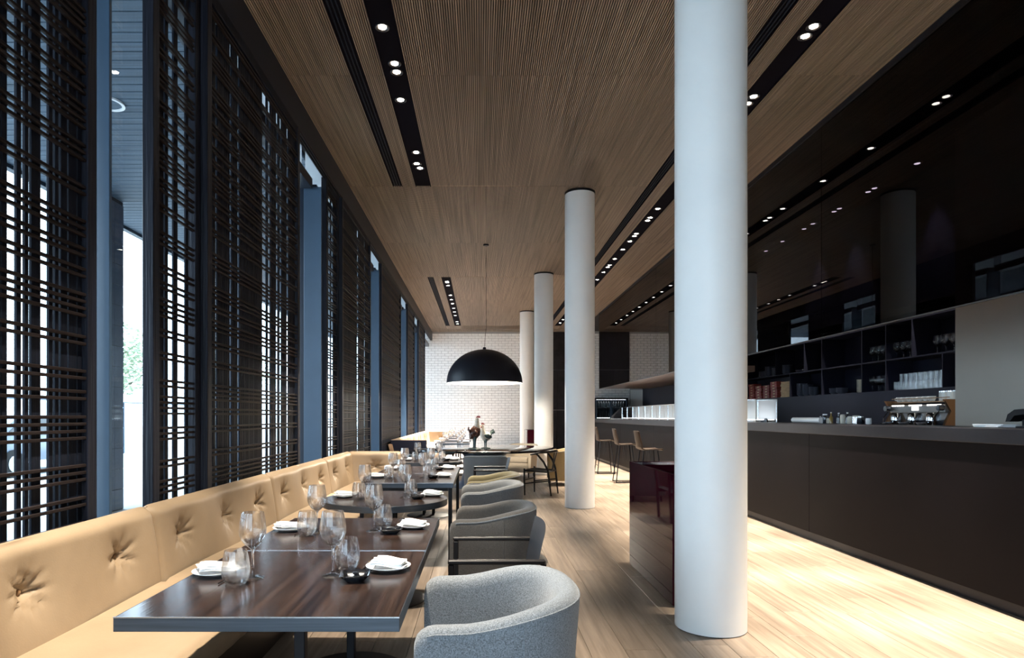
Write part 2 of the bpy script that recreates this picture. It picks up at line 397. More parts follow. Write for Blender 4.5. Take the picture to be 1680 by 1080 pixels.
# lattice screens: thing > stile, rail, horizontal_slat, vertical_slat
SX = -1.97
def screen(y0, y1, label, gaps, seed, plane=0.0):
    y0 *= 1.02; y1 *= 1.02
    r = random.Random(seed); xs = SX+plane; z0, z1 = .03, 4.37
    t = thing('lattice_screen', label, 'screen', (xs, y0, 0), 0, 'dark timber lattice screens along the windows')
    L = y1-y0; sw = .075
    st = B().b2((-.032, 0, z0), (.034, sw, z1), .003).me('stile', False)
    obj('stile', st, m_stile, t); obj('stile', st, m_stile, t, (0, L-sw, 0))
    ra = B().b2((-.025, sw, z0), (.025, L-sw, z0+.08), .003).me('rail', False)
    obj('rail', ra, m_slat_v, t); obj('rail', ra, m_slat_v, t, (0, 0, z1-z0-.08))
    hs = B().b2((.006, sw-.01, -.0075), (.026, L-sw+.01, .0075), .002).me('horizontal_slat', False)
    z = z0+.16; pat = [2, 2, 4, 2, 2, 3, 2, 3, 4, 2]; k = seed % 10
    zr = random.Random(11)
    while z < z1-.12:
        for q in range(pat[k % 10]):
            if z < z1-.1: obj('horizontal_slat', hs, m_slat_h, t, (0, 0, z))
            z += .0345
        z += zr.choice([.032, .055, .07, .1]); k += 1
    vm = {}
    y = sw+.004; g = sorted((a-y0, b-y0) for a, b in gaps)
    while y < L-sw-.012:
        wd = r.choice([.028, .036, .046, .060]); wd = min(wd, L-sw-y)
        nx = [a for a, b in g if a > y-.001]
        if nx and y+wd > nx[0]: wd = max(.012, nx[0]-y)
        if wd < .010: break
        wd = round(wd, 3)
        if wd not in vm: vm[wd] = B().b2((-.010, 0, z0+.05), (.004, wd, z1-.05), .002).me('vertical_slat', False)
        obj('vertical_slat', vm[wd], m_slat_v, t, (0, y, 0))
        y += wd
        hit = [b for a, b in g if a-.004 <= y < b]
        y = hit[0] if hit else y+r.choice([.003, .004, .006, .010])
    return t
OPEN = [(k*.12, k*.12+.055) for k in range(-40, 20)]
screen(1.05, 3.14, 'dark lattice screen at the left picture edge, before the first blue window post',
       OPEN[48:58]+[(2.35, 2.40), (2.50, 2.54), (2.635, 2.689), (2.716, 2.738), (2.761, 2.777), (2.836, 2.890), (2.917, 2.933), (2.957, 2.973)], 2)
screen(3.68, 4.30, 'narrow dark lattice screen with a rough grained stile right of the tall clear window gap', [(3.935, 3.955), (3.995, 4.066), (4.12, 4.233), (4.27, 4.34)], 1)
screen(4.31, 6.52, 'wide dense lattice screen above the tan bench between the first two window gaps', [(4.60, 4.63), (4.86, 4.90), (5.02, 5.06), (5.585, 5.70), (5.74, 5.81), (5.97, 6.03), (6.08, 6.135), (6.28, 6.353)], 4, .045)
screen(7.82, 8.50, 'narrow dark lattice screen just past the second blue window post', [(8.07, 8.16), (8.20, 8.33), (8.36, 8.48)], 6)
screen(8.52, 10.75, 'wide dark lattice screen above the corner of the tan bench', [(9.88, 10.0), (10.5, 10.58)], 7, .045)
screen(12.2, 15.2, 'wide dark lattice screen past the third blue post, over the far bench end', [], 8)
screen(16.6, 18.3, 'dark lattice screen second from the white brick wall', [], 9)
screen(19.4, 21.6, 'dark lattice screen nearest the white brick wall', [], 10, .02)

# ------------------------------------------------------------------ outside
m_pave = M('pale_paving', (.50, .50, .49), .9, var=.1, vs_=(.6, .6, .6))
m_soff = M('grey_soffit_board', (.045, .075, .11), .6, var=.35, vs_=(1.0, 30, 5))
m_extcol = M('dark_tile_pillar', (.040, .052, .080), .4, var=.2, vs_=(8, 8, 8))
struct(B().b2((-70, -40, -.3), (-2.21, 90, -.05)).put('pavement', m_pave, smooth=False))
sf = bpy.data.objects.new('trim_8', None); COL.objects.link(sf); struct(sf)
bd = B().b2((-6.05, 0, 4.60), (-2.22, .128, 4.66), .004).me('soffit_board', False)
y = Y0
while y < 26: obj('soffit_board', bd, m_soff, sf, (0, y, 0)); y += .14
B().b2((-6.05, Y0, 4.67), (-2.1, 26, 4.8)).put('soffit_deck', m_black, sf, smooth=False)
B().b2((-6.15, Y0, 4.55), (-6.05, 26, 5.1)).put('soffit_edge', m_head, sf, smooth=False)
for i, (y, nme) in enumerate([(-2.0, 'behind the camera line'), (3.45, 'seen through the nearest lattice screen'), (8.9, 'seen through the clear window gap'), (14.3, 'beyond the second window gap'), (19.7, 'farthest along the covered walkway')]):
    p = thing('walkway_pillar', 'square dark tiled pillar outside, ' + nme, 'pillar', (-5.7, y+.37, -.05), 0, 'walkway pillars outside')
    B().b2((-.27, -.36, 0), (.27, .36, 4.65)).put('core', m_black, p, smooth=False)
    tl = B().box((0, 0, 0), (.012, .236, .30), .002).me('tile', False); tl2 = B().box((0, 0, 0), (.176, .012, .30), .002).me('tile', False)
    for r_ in range(15):
        for k in range(3):
            obj('tile', tl, m_extcol, p, (.276, -.24+k*.24, .16+r_*.306)); obj('tile', tl2, m_extcol, p, (-.18+k*.18, -.366, .16+r_*.306))
t = thing('soffit_lamp', 'round pale ring lamp in the boarded soffit outside the window gap', 'lamp', (-3.85, 6.55, 4.60))
B().lathe([(.13, 0), (.16, 0), (.16, -.02), (.13, -.02)], 32, wrapprof=True).put('ring', m_china, t); B().lathe([(0, 0), (.13, 0), (.13, -.008), (0, -.008)], 32).put('diffuser', m_soff, t)
# trees in the street
m_leaf = M('tree_leaf', (.40, .48, .32), .6, rnd=.2, var=.3, vs_=(2, 2, 2)); m_bark = M('tree_bark', (.09, .07, .05), .9)
def tree(loc, h, label, seed):
    r = random.Random(seed); t = thing('street_tree', label, 'tree', loc, 0, 'street trees outside')
    b = B().tube([(0, 0, 0), (.05, .03, h*.25), (0, .1, h*.5), (.1, 0, h*.8)], [.16, .12, .09, .04], 8)
    for k in range(7):
        a = r.uniform(0, 6.28); z = h*r.uniform(.38, .7); q = h*.24
        b.tube([(0, .05, z), (math.cos(a)*q*.5, math.sin(a)*q*.5, z+q*.4), (math.cos(a)*q, math.sin(a)*q, z+q*.8)], [.06, .04, .015], 6)
    b.put('trunk', m_bark, t)
    vs = []; fs = []
    for k in range(2600):
        a = r.uniform(0, 6.28); u = r.uniform(-1, 1); q = h*.34*r.random()**.4; s = math.sqrt(1-u*u)
        c = Vector((q*s*math.cos(a), q*s*math.sin(a), h*.68+q*u*.85)); rot = Matrix.Rotation(r.uniform(0, 6.28), 3, 'Z') @ Matrix.Rotation(r.uniform(0, 3), 3, 'X')
        n = len(vs); w_ = .11
        for e in [(-w_, 0, 0), (0, -w_*.5, .02), (w_, 0, 0), (0, w_*.5, .02)]: vs.append(tuple(c+rot @ Vector(e)))
        fs.append((n, n+1, n+2, n+3))
    me = bpy.data.meshes.new('foliage'); me.from_pydata(vs, [], fs); me.update(); obj('foliage', me, m_leaf, t)['kind'] = 'stuff'
tree((-15.5, 26.5, -.05), 5.6, 'leafy street tree seen through the clear window gap', 1)
tree((-17, 19.0, -.05), 6.0, 'leafy street tree hidden behind the nearest lattice screen', 2)
tree((-16, 42, -.05), 6.5, 'leafy street tree far down the street beyond the second window gap', 3)
fe = thing('glass_fence', 'low pale glass fence with thin posts across the paving outside', 'fence', (-13.5, 18, -.05))
for k in range(9):
    B().b2((-.02, k*2, 0), (.02, k*2+.04, 1.9)).put('fence_post', m_post, fe, smooth=False)
    B().b2((-.006, k*2+.06, .15), (.006, k*2+1.98, 1.85)).put('glass_panel', m_casepane, fe, smooth=False)
B().b2((-.03, 0, 1.9), (.03, 16.1, 1.95)).put('handrail', m_post, fe, smooth=False)
def car(loc, label):
    t = thing('parked_car', label, 'car', loc); mb = M('car_paint', (.10, .15, .22), .25, coat=1); mw = M('car_tyre', (.01, .01, .01), .8); mg = M('car_window', (.02, .025, .03), .08)
    body = [(-2.1, .35), (2.1, .35), (2.15, .7), (1.9, .85), (1.1, .92), (.5, 1.42), (-1.1, 1.45), (-1.9, .95), (-2.15, .8)]
    B().prism(body, 'x', -.85, .85).put('body', mb, t, ang=30)
    B().prism([(.95, .93), (.42, 1.36), (-1.0, 1.39), (-1.6, .97)], 'x', -.86, .86).put('window', mg, t, smooth=False)
    for sx in (-.78, .78):
        for sy in (-1.35, 1.35):
            wl = B().tube([(sx-.1, sy, .32), (sx+.1, sy, .32)], .32, 20).put('wheel', mw, t)
            B().tube([(sx-.11, sy, .32), (sx+.11, sy, .32)], .19, 12).put('hub_cap', m_steel, wl)
car((-11.5, 15.8, -.05), 'blue grey car parked outside behind the nearest lattice screen')

# ================================================================== BAR
bar = thing('bar_counter', 'long bar counter with dark bronze front and black plinth', 'bar', (0, 0, 0))
BY0, BY1, BT = .6, 21.5, 1.273
cuts = [BY0, 3.8, 6.9, 10.0, 13.1, 16.2, 19.3, BY1]
for a, b in zip(cuts, cuts[1:]):
    B().b2((3.58, a+.002, .10), (3.62, b-.002, BT-.105), .002).put('front_panel', m_bar, bar, smooth=False)
B().b2((3.62, BY0, .10), (4.25, BY1-.01, BT-.105)).put('body', m_plinth, bar, smooth=False)
B().b2((3.645, BY0, 0), (4.25, BY1-.06, .10)).put('plinth', m_plinth, bar, smooth=False)
B().b2((3.55, BY0, BT-.105), (4.32, BY1+.03, BT), .004).put('counter_top', m_bartop, bar, smooth=False)
bc = thing('back_counter', 'dark service counter below the shelves behind the bar', 'counter', (0, 0, 0))
B().b2((5.40, 7.36, .1), (XR-.005, 14.59, 1.02)).put('body', m_navy, bc, smooth=False)
B().b2((5.36, 7.35, 1.02), (XR-.005, 14.59, 1.06), .003).put('counter_top', m_plinth, bc, smooth=False)
for k in range(7): B().b2((5.382, 7.40+k*1.02, .14), (5.40, 8.38+k*1.02, 1.0), .002).put('cabinet_door', m_navy, bc, smooth=False)
B().b2((5.45, 7.36, 0), (XR-.005, 14.59, .1)).put('plinth', m_plinth, bc, smooth=False)

# shelving niche
L1, L2, L3 = 1.733, 2.19, 2.72
sh = thing('bar_shelving', 'navy open shelving with cubbies built into the wall behind the bar', 'shelf', (XR, 0, 0))
sxw = .40
B().b2((sxw+.0, 7.36, 1.06), (sxw+.03, 14.59, 2.9)).put('back_panel', m_navy, sh, smooth=False)
B().b2((.0, 7.36, 1.06), (.03, 14.59, L1-.02)).put('splashback', m_navy, sh, smooth=False)
for z in (L1, L2, L3): B().b2((-.0, 7.36, z-.02), (sxw, 14.59, z), .001).put('shelf_board', m_navy, sh, smooth=False)
B().b2((0, 7.345, 1.06), (sxw, 7.36, 2.9)).put('side_panel', m_navy, sh, smooth=False)
def ysh(px): return FPX*XR/(px-VPX)
for px in (1272, 1319, 1348, 1413.7, 1453, 1496): B().b2((.0, ysh(px)-.008, L2), (sxw, ysh(px)+.008, L3-.02)).put('divider', m_navy, sh, smooth=False)
for px in (1295.6, 1348, 1413.7, 1453, 1546): B().b2((.0, ysh(px)-.008, L1), (sxw, ysh(px)+.008, L2-.02)).put('divider', m_navy, sh, smooth=False)

# ------------------------------------------------------------------ downlights
ring = B().lathe([(.046, 0), (.060, 0), (.062, -.006), (.056, -.009), (.046, -.004)], 24, wrapprof=True).me('trim_ring')
lens = B().lathe([(0, -.003), (.034, -.003), (.034, .004), (0, .004)], 20).me('lens')
baf = B().lathe([(.034, -.001), (.046, -.005), (.046, .002), (.034, .002)], 20, wrapprof=True).me('baffle')
m_ring = M('downlight_ring', (.03, .03, .035), .3, metal=.6); m_baf = M('downlight_baffle', (.35, .33, .32), .25, metal=.8)
def downlight(x, y, label, group, spot=0, z=CEIL+.008, cone=52, col=SPOT_COL):
    t = thing('downlight', label, 'light', (x, y, z), 0, group)
    obj('trim_ring', ring, m_ring, t); obj('lens', lens, m_lens, t); obj('baffle', baf, m_baf, t)
    if spot:
        l = bpy.data.lights.new('downlight_beam', 'SPOT'); l.energy = SPOT_W*spot; l.color = col; l.spot_size = R(cone); l.spot_blend = .55; l.shadow_soft_size = .035
        o = bpy.data.objects.new('downlight_beam', l); COL.objects.link(o); o.parent = t; o.location = (0, 0, -.02)
la = '%s downlight from the far end of the black ceiling trough above the near tables'
for i, (y, s) in enumerate([(2.2, 1.3), (3.3, 1.3), (5.44, .0), (6.0, 1.0), (6.15, .9), (6.69, 0), (8.02, 1.3), (8.38, 0), (8.53, 1.0)]):
    downlight(-.826 + (.015 if s else -.015), y, la % ORD[8-i], 'downlights above the near tables', s)
lb = '%s small downlight from the brick wall end of the far ceiling trough'
for k, y in enumerate([15.7, 15.83, 16.2, 17.5, 18.16, 18.8, 19.6, 20.3, 21.0, 22.4, 22.9]):
    downlight(-.826, y, lb % ORD[10-k], 'downlights before the brick wall', 6.5 if k in (1, 3, 5, 7, 9, 10) else 0, col=(1, .97, .94))
lc = '%s downlight from the far end of the long ceiling trough alongside the bar'
for i, (y, s) in enumerate([(1.5, 1.3), (2.9, 1.3), (4.1, 1.3), (5.43, 1.3), (5.57, 0), (6.62, 1.3), (6.77, 0), (7.9, 1.2), (9.0, 1.2), (10.2, 1.2), (10.66, 0), (10.82, 0), (11.6, 1.2), (11.75, 0), (12.1, 0), (12.7, 1.2), (13.45, 0), (14.0, 1.2), (14.2, 0), (14.7, 0), (15.5, 1.2), (16.2, 0), (17, 1.2), (17.8, 0), (18.6, 1.2), (19.4, 0), (20.2, 0), (21, 1.2), (21.9, 0), (22.7, 0)]):
    downlight(2.855, y, lc % ORD[29-i], 'downlights alongside the bar', s*1.9, cone=42)
ld = '%s tiny downlight from the right behind the smoked glass above the shelves'
for k, y in enumerate([8.3, 9.2, 9.35, 10.1, 10.25, 10.9, 11.2, 12.0, 12.7]):
    downlight(5.72, y, ld % ORD[k], 'downlights behind the smoked glass', 1.2 if k in (0, 3, 6) else 0, z=CEIL-.022)

# ================================================================== BENCHES
ZS, ZT = .45, .865
def back_cushion(L, buttons, nz=34):
    """plan along local +Y of length L, front faces +X, lower front at x=.06, top at 0"""
    H = ZT-ZS+.03; nu = max(20, int(L/.022)); th = .12
    r = random.Random(int(L*100))
    ph = [(r.uniform(0, 6), r.uniform(7, 11)) for _ in buttons]
    def f(u, v):
        # v: 0 bottom front -> .8 top front -> 1 top back
        y = u*L
        if v < .82:
            q = v/.82; z = ZS-.03+q*H; x = .075-.065*q
            e = min(y, L-y); x -= .022*(1-sstep(e/.05))**2
            if q > .86: x -= .045*((q-.86)/.14)**2.2
            if q > .9: z -= .006*((q-.9)/.1)**2
            d = 0
            for (by, bz), (p0, n0) in zip(buttons, ph):
                dy, dz = y-by, z-bz; rr = math.hypot(dy, dz)
                if rr < .4:
                    a = math.atan2(dz, dy)
                    d += .048*math.exp(-(rr/.038)**1.15) + .030*math.exp(-(rr/.14)**2)
                    d += .0085*math.cos(n0*a+p0)*math.exp(-((rr-.05)/.055)**2)+.004*math.cos(2*n0*a+p0*2)*math.exp(-((rr-.06)/.05)**2)
            x -= d; x += .008*math.sin(y*5+z*7)
        else:
            q = (v-.82)/.18; z = ZT-.006+.004*math.sin(q*3.14); x = -.035-.018*q
            e = min(y, L-y); z -= .010*(1-sstep(e/.05))**2
        return (x, y, z)
    b = B().grid(f, nu, nz+8)
    # close the rear and ends
    b.b2((-.056, .002, ZS-.03), (-.05, L-.002, ZT-.012))
    return b
def seat_cushion(L, D, seed=0):
    nu = max(16, int(L/.05))
    prof = [(0, 0), (.15, 0), (.35, .0), (.6, .0), (.78, .0), (.88, -.004), (.95, -.014), (1, -.04), (1.012, -.075), (1.005, -.115), (.985, -.14)]
    def f(u, v):
        k = v*(len(prof)-1); i = min(int(k), len(prof)-2); t = k-i
        px = prof[i][0]*(1-t)+prof[i+1][0]*t; pz = prof[i][1]*(1-t)+prof[i+1][1]*t
        y = u*L; e = min(y, L-y); z = ZS+pz-.012*(1-sstep(e/.045))**2+.004*math.sin(y*4+px*5)
        fx = px*D
        if .8 < px: fx += .004*math.sin(y*45+seed)+.004*math.sin(y*83)
        return (fx, y, z)
    return B().grid(f, nu, 30)
def bench(name, label, segs, y_start, ret_len, ret_label_b):
    t = thing(name, label, 'bench', (-1.825, y_start, 0))
    y = 0; btn = B().lathe([(0, .008), (.008, .007), (.0135, .002), (.0135, -.004), (0, -.004)], 14).me('button')
    for L in segs:
        n = max(1, round(L/.66)); bs = [(L*(k+.5)/n, .655) for k in range(n)]
        p = back_cushion(L, bs).put('back_cushion', m_leather, t, (0, y, 0), ang=80)
        for by, bz in bs:
            o = obj('button', btn, m_button, p, (-.062+.075-.065*((bz-ZS+.03)/(ZT-ZS+.03)), by, bz)); o.rotation_euler = (0, R(90), 0)
        seat_cushion(L-.003, .62, int(y*10)).put('seat_cushion', m_leather, t, (.075, y, 0), ang=80)
        y += L
    B().b2((-.05, 0, 0), (.60, y-.01, ZS-.12)).put('base', m_bench_base, t, smooth=False)
    if ret_len:
        bs = [(ret_len*.52, .655)]
        p = back_cushion(ret_len, bs).put('return_cushion', m_leather, t, (.0+ret_len-.02, y+.02-.08, 0), R(90), ang=80)
        p.rotation_euler = (0, 0, R(90)); p.location = (ret_len-.03, y-.075, 0)
        # rotated so it faces -Y
        p.rotation_euler = (0, 0, R(-90)); p.location = (-.03, y-.03, 0)
        for by, bz in bs:
            o = obj('button', btn, m_button, p, (-.062+.075-.065*((bz-ZS+.03)/(ZT-ZS+.03)), by, bz)); o.rotation_euler = (0, R(90), 0)
        B().b2((-.055, y+.03, 0), (ret_len-.03, y+.07, ZT-.015), .008).put('rear_panel', m_navy, t, smooth=False)
    return t
b1 = bench('banquette', 'tan buttoned leather banquette under the lattice windows beside the near tables', [2.0, 1.98, 1.98, 2.0, 1.46], -.46, .74, '')
b2 = bench('banquette', 'farther tan leather banquette with a dark end panel, before the brick wall', [1.5, 2.0, 2.0, 2.0, 1.5], 13.32, .95, '')
B().b2((-.055, -.05, 0), (.70, -.005, ZT-.01), .008).put('end_panel', m_navy, b2, smooth=False)

# ================================================================== TABLES
TZ = .75
def square_table(x0, x1, y0, y1, label, mat, base='disc', seam=False):
    cx, cy = (x0+x1)/2, (y0+y1)/2; wx, wy = (x1-x0)/2, (y1-y0)/2-.0025
    t = thing('dining_table', label, 'table', (cx, cy, 0), 0, 'walnut dining tables')
    B().b2((-wx+.004, -wy+.004, TZ-.042), (wx-.004, wy-.004, TZ), .002).put('table_top', mat, t, smooth=False)
    for a, b in [((-wx, -wy, TZ-.045), (wx, -wy+.004, TZ-.001)), ((-wx, wy-.004, TZ-.045), (wx, wy, TZ-.001)), ((-wx, -wy+.004, TZ-.045), (-wx+.004, wy-.004, TZ-.001)), ((wx-.004, -wy+.004, TZ-.045), (wx, wy-.004, TZ-.001))]:
        B().b2(a, b, .0012).put('edge_band', m_edge, t, smooth=False)
    if seam: B().b2((-wx, wy-.007, TZ-.002), (wx, wy+.001, TZ+.0012)).put('metal_strip', m_steel, t, smooth=False)
    B().b2((-wx, -wy-.0008, TZ-.003), (wx, -wy+.003, TZ+.0008)).put('metal_strip', m_steel, t, smooth=False)
    if base == 'disc':
        B().lathe([(0, 0), (.30, 0), (.30, .006), (.285, .014), (0, .018)], 48, (0, 0, 0)).put('base_disc', m_black, t)
        B().b2((-.021, -.021, .014), (.021, .021, TZ-.045), .004).put('post', m_black, t, smooth=False)
        B().b2((-.2, -.2, TZ-.055), (.2, .2, TZ-.043)).put('top_plate', m_black, t, smooth=False)
    else:
        for sx in (-1, 1):
            for sy in ((-1, 1) if base == 'legs' else (-1,) if base == 'front' else (1,)):
                B().box((sx*(wx-.03), sy*(wy-.03), (TZ-.045)/2), (.035, .035, TZ-.045), .003).put('leg', m_black, t, smooth=False)
        B().b2((-wx+.05, -wy+.02, TZ-.075), (wx-.05, wy-.02, TZ-.046)).put('apron', m_black, t, smooth=False)
    return t
def round_table(cx, cy, r, label):
    t = thing('round_dining_table', label, 'table', (cx, cy, 0), 0, 'walnut dining tables')
    B().lathe([(0, TZ), (r-.004, TZ), (r-.002, TZ-.002), (r-.002, TZ-.04), (0, TZ-.04)], 96).put('table_top', m_tab2, t)
    B().lathe([(r-.002, TZ-.001), (r, TZ-.002), (r, TZ-.045), (r-.012, TZ-.046), (r-.012, TZ-.041)], 96, wrapprof=True).put('edge_band', m_edge, t)
    B().lathe([(0, 0), (.30, 0), (.30, .006), (.285, .014), (0, .018)], 48).put('base_disc', m_black, t)
    for k in range(4):
        a = R(45+90*k); B().tube([(math.cos(a)*.09, math.sin(a)*.09, .014), (math.cos(a)*.09, math.sin(a)*.09, TZ-.04)], .018, 12).put('post', m_black, t)
    B().lathe([(0, TZ-.052), (.2, TZ-.052), (.2, TZ-.04), (0, TZ-.04)], 32).put('top_plate', m_black, t)
    return t
TX0, TX1 = -1.114, -.245
T = []
def settable(kind, y0, y1, label, short, **k):
    if kind == 'sq': square_table(TX0+k.pop('dx', 0), TX1+k.pop('dx1', 0), y0, y1, label, **k)
    else: round_table(-.706, (y0+y1)/2, (y1-y0)/2, label)
    T.append((-.68, (y0+y1)/2, short))
settable('sq', 1.92, 2.88, 'dark walnut square table nearest the camera with steel edge strips', 'the nearest walnut table', mat=m_tab1, seam=True)
settable('sq', 2.88, 3.80, 'dark walnut square table joined behind the nearest one', 'the second walnut table', mat=m_tab2)
settable('rd', 4.26, 5.18, 'nearest round walnut table beside the tan banquette', 'the nearest round table')
settable('sq', 5.77, 6.735, 'walnut table on thin black legs just beyond the nearest round table', 'the table behind the nearest round table', mat=m_tab2, base='front')
settable('sq', 6.735, 7.70, 'walnut table on thin black legs before the second round table', 'the table before the second round table', mat=m_tab2, base='rear')
settable('rd', 8.24, 9.16, 'second round walnut table at the corner of the near banquette', 'the second round table')
far0 = len(T)
for i, y in enumerate([14.2, 16.0, 17.8, 19.6]):
    settable('sq', y, y+.95, ['dark table at the far banquette, first behind the big black round table', 'second dark table along the far banquette', 'third dark table along the far banquette', 'last dark table along the far banquette near the brick wall'][i],
             ['the first far-banquette table', 'the second far-banquette table', 'the third far-banquette table', 'the last far-banquette table'][i], mat=m_tab2, dx=.10)

# place settings -------------------------------------------------
wine_p = [(0, 0), (.040, .0), (.0415, .002), (.030, .005), (.010, .011), (.0052, .022), (.0042, .06), (.0045, .10), (.010, .112), (.026, .124), (.041, .143), (.0490, .165), (.0495, .185), (.046, .215), (.0400, .247),
          (.0388, .247), (.0447, .215), (.0480, .185), (.0474, .165), (.0395, .145), (.0250, .127), (.008, .118), (0, .117)]
tumb_p = [(0, 0), (.026, 0), (.034, .004), (.0455, .024), (.0500, .046), (.0490, .068), (.0440, .100), (.0390, .125),
          (.0378, .125), (.0427, .100), (.0475, .068), (.0485, .046), (.0440, .026), (.0320, .011), (0, .009)]
me_wine = B().lathe(wine_p, 28).me('wine_glass', ang=60); me_tumb = B().lathe(tumb_p, 28).me('tumbler', ang=60)
me_plate = B().lathe([(0, .004), (.045, .004), (.052, .006), (.080, .017), (.0885, .0195), (.0885, .0175), (.080, .014), (.052, .0), (0, 0)], 48).me('plate', ang=60)
def napkin_mesh():
    b = B()
    def f(u, v, top):
        x = (u-.5)*.135; y = (v-.5)*.115
        z = .022+.005*math.sin(u*4+1)+.003*math.sin(v*6)+(.014 if top else 0)*(1-.35*abs(2*u-1)**3)*(1-.3*abs(2*v-1)**3)
        return (x+.008*math.sin(v*3), y+.006*math.sin(u*5), z)
    n = 10
    for k, (dz, dx, ro) in enumerate([(0, 0, 0), (.0075, -.004, .06), (.0145, .003, -.05)]):
        tp = [[None]*(n+1) for _ in range(n+1)]; bt = [[None]*(n+1) for _ in range(n+1)]
        c, s_ = math.cos(ro), math.sin(ro); sh_ = 1-.05*k
        for i in range(n+1):
            for j in range(n+1):
                x, y, z = f(i/n, j/n, False); x, y = (x*c-y*s_)*sh_+dx, (x*s_+y*c)*sh_
                ed = min(i, n-i, j, n-j) == 0
                tp[i][j] = b.bm.verts.new((x, y, z+dz+(.0035 if ed else .0062))); bt[i][j] = b.bm.verts.new((x, y, z+dz+(.002 if ed else 0)))
        for i in range(n):
            for j in range(n):
                b.bm.faces.new((tp[i][j], tp[i+1][j], tp[i+1][j+1], tp[i][j+1])); b.bm.faces.new((bt[i][j], bt[i][j+1], bt[i+1][j+1], bt[i+1][j]))
        for i in range(n):
            for (p, q) in (((i, 0), (i+1, 0)), ((i, n), (i+1, n)), ((0, i), (0, i+1)), ((n, i), (n, i+1))):
                b.bm.faces.new((tp[p[0]][p[1]], tp[q[0]][q[1]], bt[q[0]][q[1]], bt[p[0]][p[1]]))
    return b.me('napkin', ang=70)
me_nap = napkin_mesh()
def dish_mesh():
    def sq(h, z, r=.012, n=5):
        pts = []
        for cx, cy, a0 in [(h-r, h-r, 0), (-h+r, h-r, 90), (-h+r, -h+r, 180), (h-r, -h+r, 270)]:
            for k in range(n): a = R(a0+90*k/(n-1)); pts.append((cx+r*math.cos(a), cy+r*math.sin(a), z))
        return pts
    return B().loft([sq(.030, 0, .006), sq(.032, .003, .006), sq(.053, .024), sq(.0545, .027), sq(.052, .027), sq(.034, .009, .006), sq(.028, .006, .006)]).me('sauce_dish', ang=50)
me_dish = dish_mesh()
me_stick = B().tube([(0, -.115, .004), (0, .02, .004), (0, .115, .004)], [.0025, .0035, .0042], 8).me('chopstick')
me_cap = B().tube([(0, .115, .004), (0, .122, .004)], .0045, 8).me('cap')
me_pebble = B().lathe([(0, 0), (.008, .001), (.011, .005), (.008, .009), (0, .010)], 10).me('garnish')
def setting(cx, cy, where, lo):
    def put(me, nm, mat, x, y, rz, lab, cat, grp, z=TZ+.0005):
        return tag(obj(nm, me, mat, None, (cx+x, cy+y, z), rz), lab, cat, grp)
    for side, s in (('bench-side', 0), ('chair-side', 1)):
        if not s: P, W, U, C = (-.335, .04), (-.178, -.01), (-.205, -.105), (-.262, .01)
        else: P, W, U, C = (.315, .117), (.117, .02), (.150, .125), (.214, .10)
        rz = rng.uniform(-.2, .2)
        put(me_plate, 'plate', m_china, *P, rz, 'white plate at the %s setting of %s' % (side, where), 'plate', 'white side plates')
        put(me_nap, 'napkin', m_napkin, *P, rz+(.1 if s else .5), 'folded white napkin on the %s plate of %s' % (side, where), 'napkin', 'folded napkins')
        put(me_wine, 'wine_glass', m_glass, *W, 0, 'stemmed wine glass at the %s setting of %s' % (side, where), 'wine glass', 'wine glasses on the tables')
        put(me_tumb, 'tumbler', m_glass, *U, 0, 'stemless tumbler at the %s setting of %s' % (side, where), 'tumbler', 'tumblers on the tables')
        if lo: continue
        for k in (0, 1):
            st = put(me_stick, 'chopstick', m_stick, C[0]+k*.016, C[1], R(-3+5*k), '%s dark chopstick beside the %s plate of %s' % (('left', 'right')[k], side, where), 'chopstick', 'chopsticks')
            obj('cap', me_cap, m_brass, st)
        if s:
            dsh = put(me_dish, 'sauce_dish', m_dish, .215, -.045, R(8), 'small square black sauce dish on %s' % where, 'dish', 'black sauce dishes')
            for k in range(4): obj('garnish', me_pebble, m_chrome if k % 2 else m_dish, dsh, (rng.uniform(-.016, .016), rng.uniform(-.016, .016), .010+.004*k), k)
for i, (cx, cy, nm_) in enumerate(T): setting(cx + (.03 if i >= far0 else 0) - (.03 if i in (2, 5) else 0)*0, cy, nm_, i >= far0)

# ================================================================== CHAIRS
def tub_shell():
    a, b, t = .262, .305, .088; P = []
    for d_ in (0, .008, .022, .042, .07, .12, .18, .24): P.append((-.262+d_, -b, d_))
    n = 26
    for k in range(n+1):
        th = -math.pi/2+math.pi*k/n; c, s = math.cos(th), math.sin(th)
        P.append((.0+(a)*abs(c)**(2/2.5), b*math.copysign(abs(s)**(2/2.5), s), 9))
    for d_ in (.24, .18, .12, .07, .042, .022, .008, 0): P.append((-.262+d_, b, d_))
    # remove near duplicates
    Q = [P[0]]
    for p in P[1:]:
        if math.hypot(p[0]-Q[-1][0], p[1]-Q[-1][1]) > .004: Q.append(p)
    rings = []; tops = []
    for i, (x, y, d_) in enumerate(Q):
        p0, p1 = Q[max(0, i-1)], Q[min(len(Q)-1, i+1)]; tx, ty = p1[0]-p0[0], p1[1]-p0[1]; l = math.hypot(tx, ty); nx, ny = ty/l, -tx/l
        h = .675+.06*sstep((x+.12)/.36); Rr = .07
        if d_ < Rr: h -= .85*(Rr-math.sqrt(max(0, Rr*Rr-(Rr-d_)**2)))
        tk = t*(1-.25*max(0, 1-d_/.03))
        prof = [(.40, .10), (.5, .16), (.5, .35), (.5, .5), (.5, h-.045), (.45, h-.020), (.30, h-.004), (.10, h), (-.10, h), (-.32, h-.006), (-.46, h-.022), (-.5, h-.05), (-.5, .5), (-.5, .40), (-.5, .30), (-.3, .12)]
        rg = []
        for o_, z in prof:
            fl_ = .055*(z-.4)*(1+.5*max(0, x)/.26); q = o_*tk+fl_; rg.append((x+nx*q, y+ny*q, z))
        rings.append(rg); tops.append(rg[5])
    return rings, tops
_rings, _tops = tub_shell()
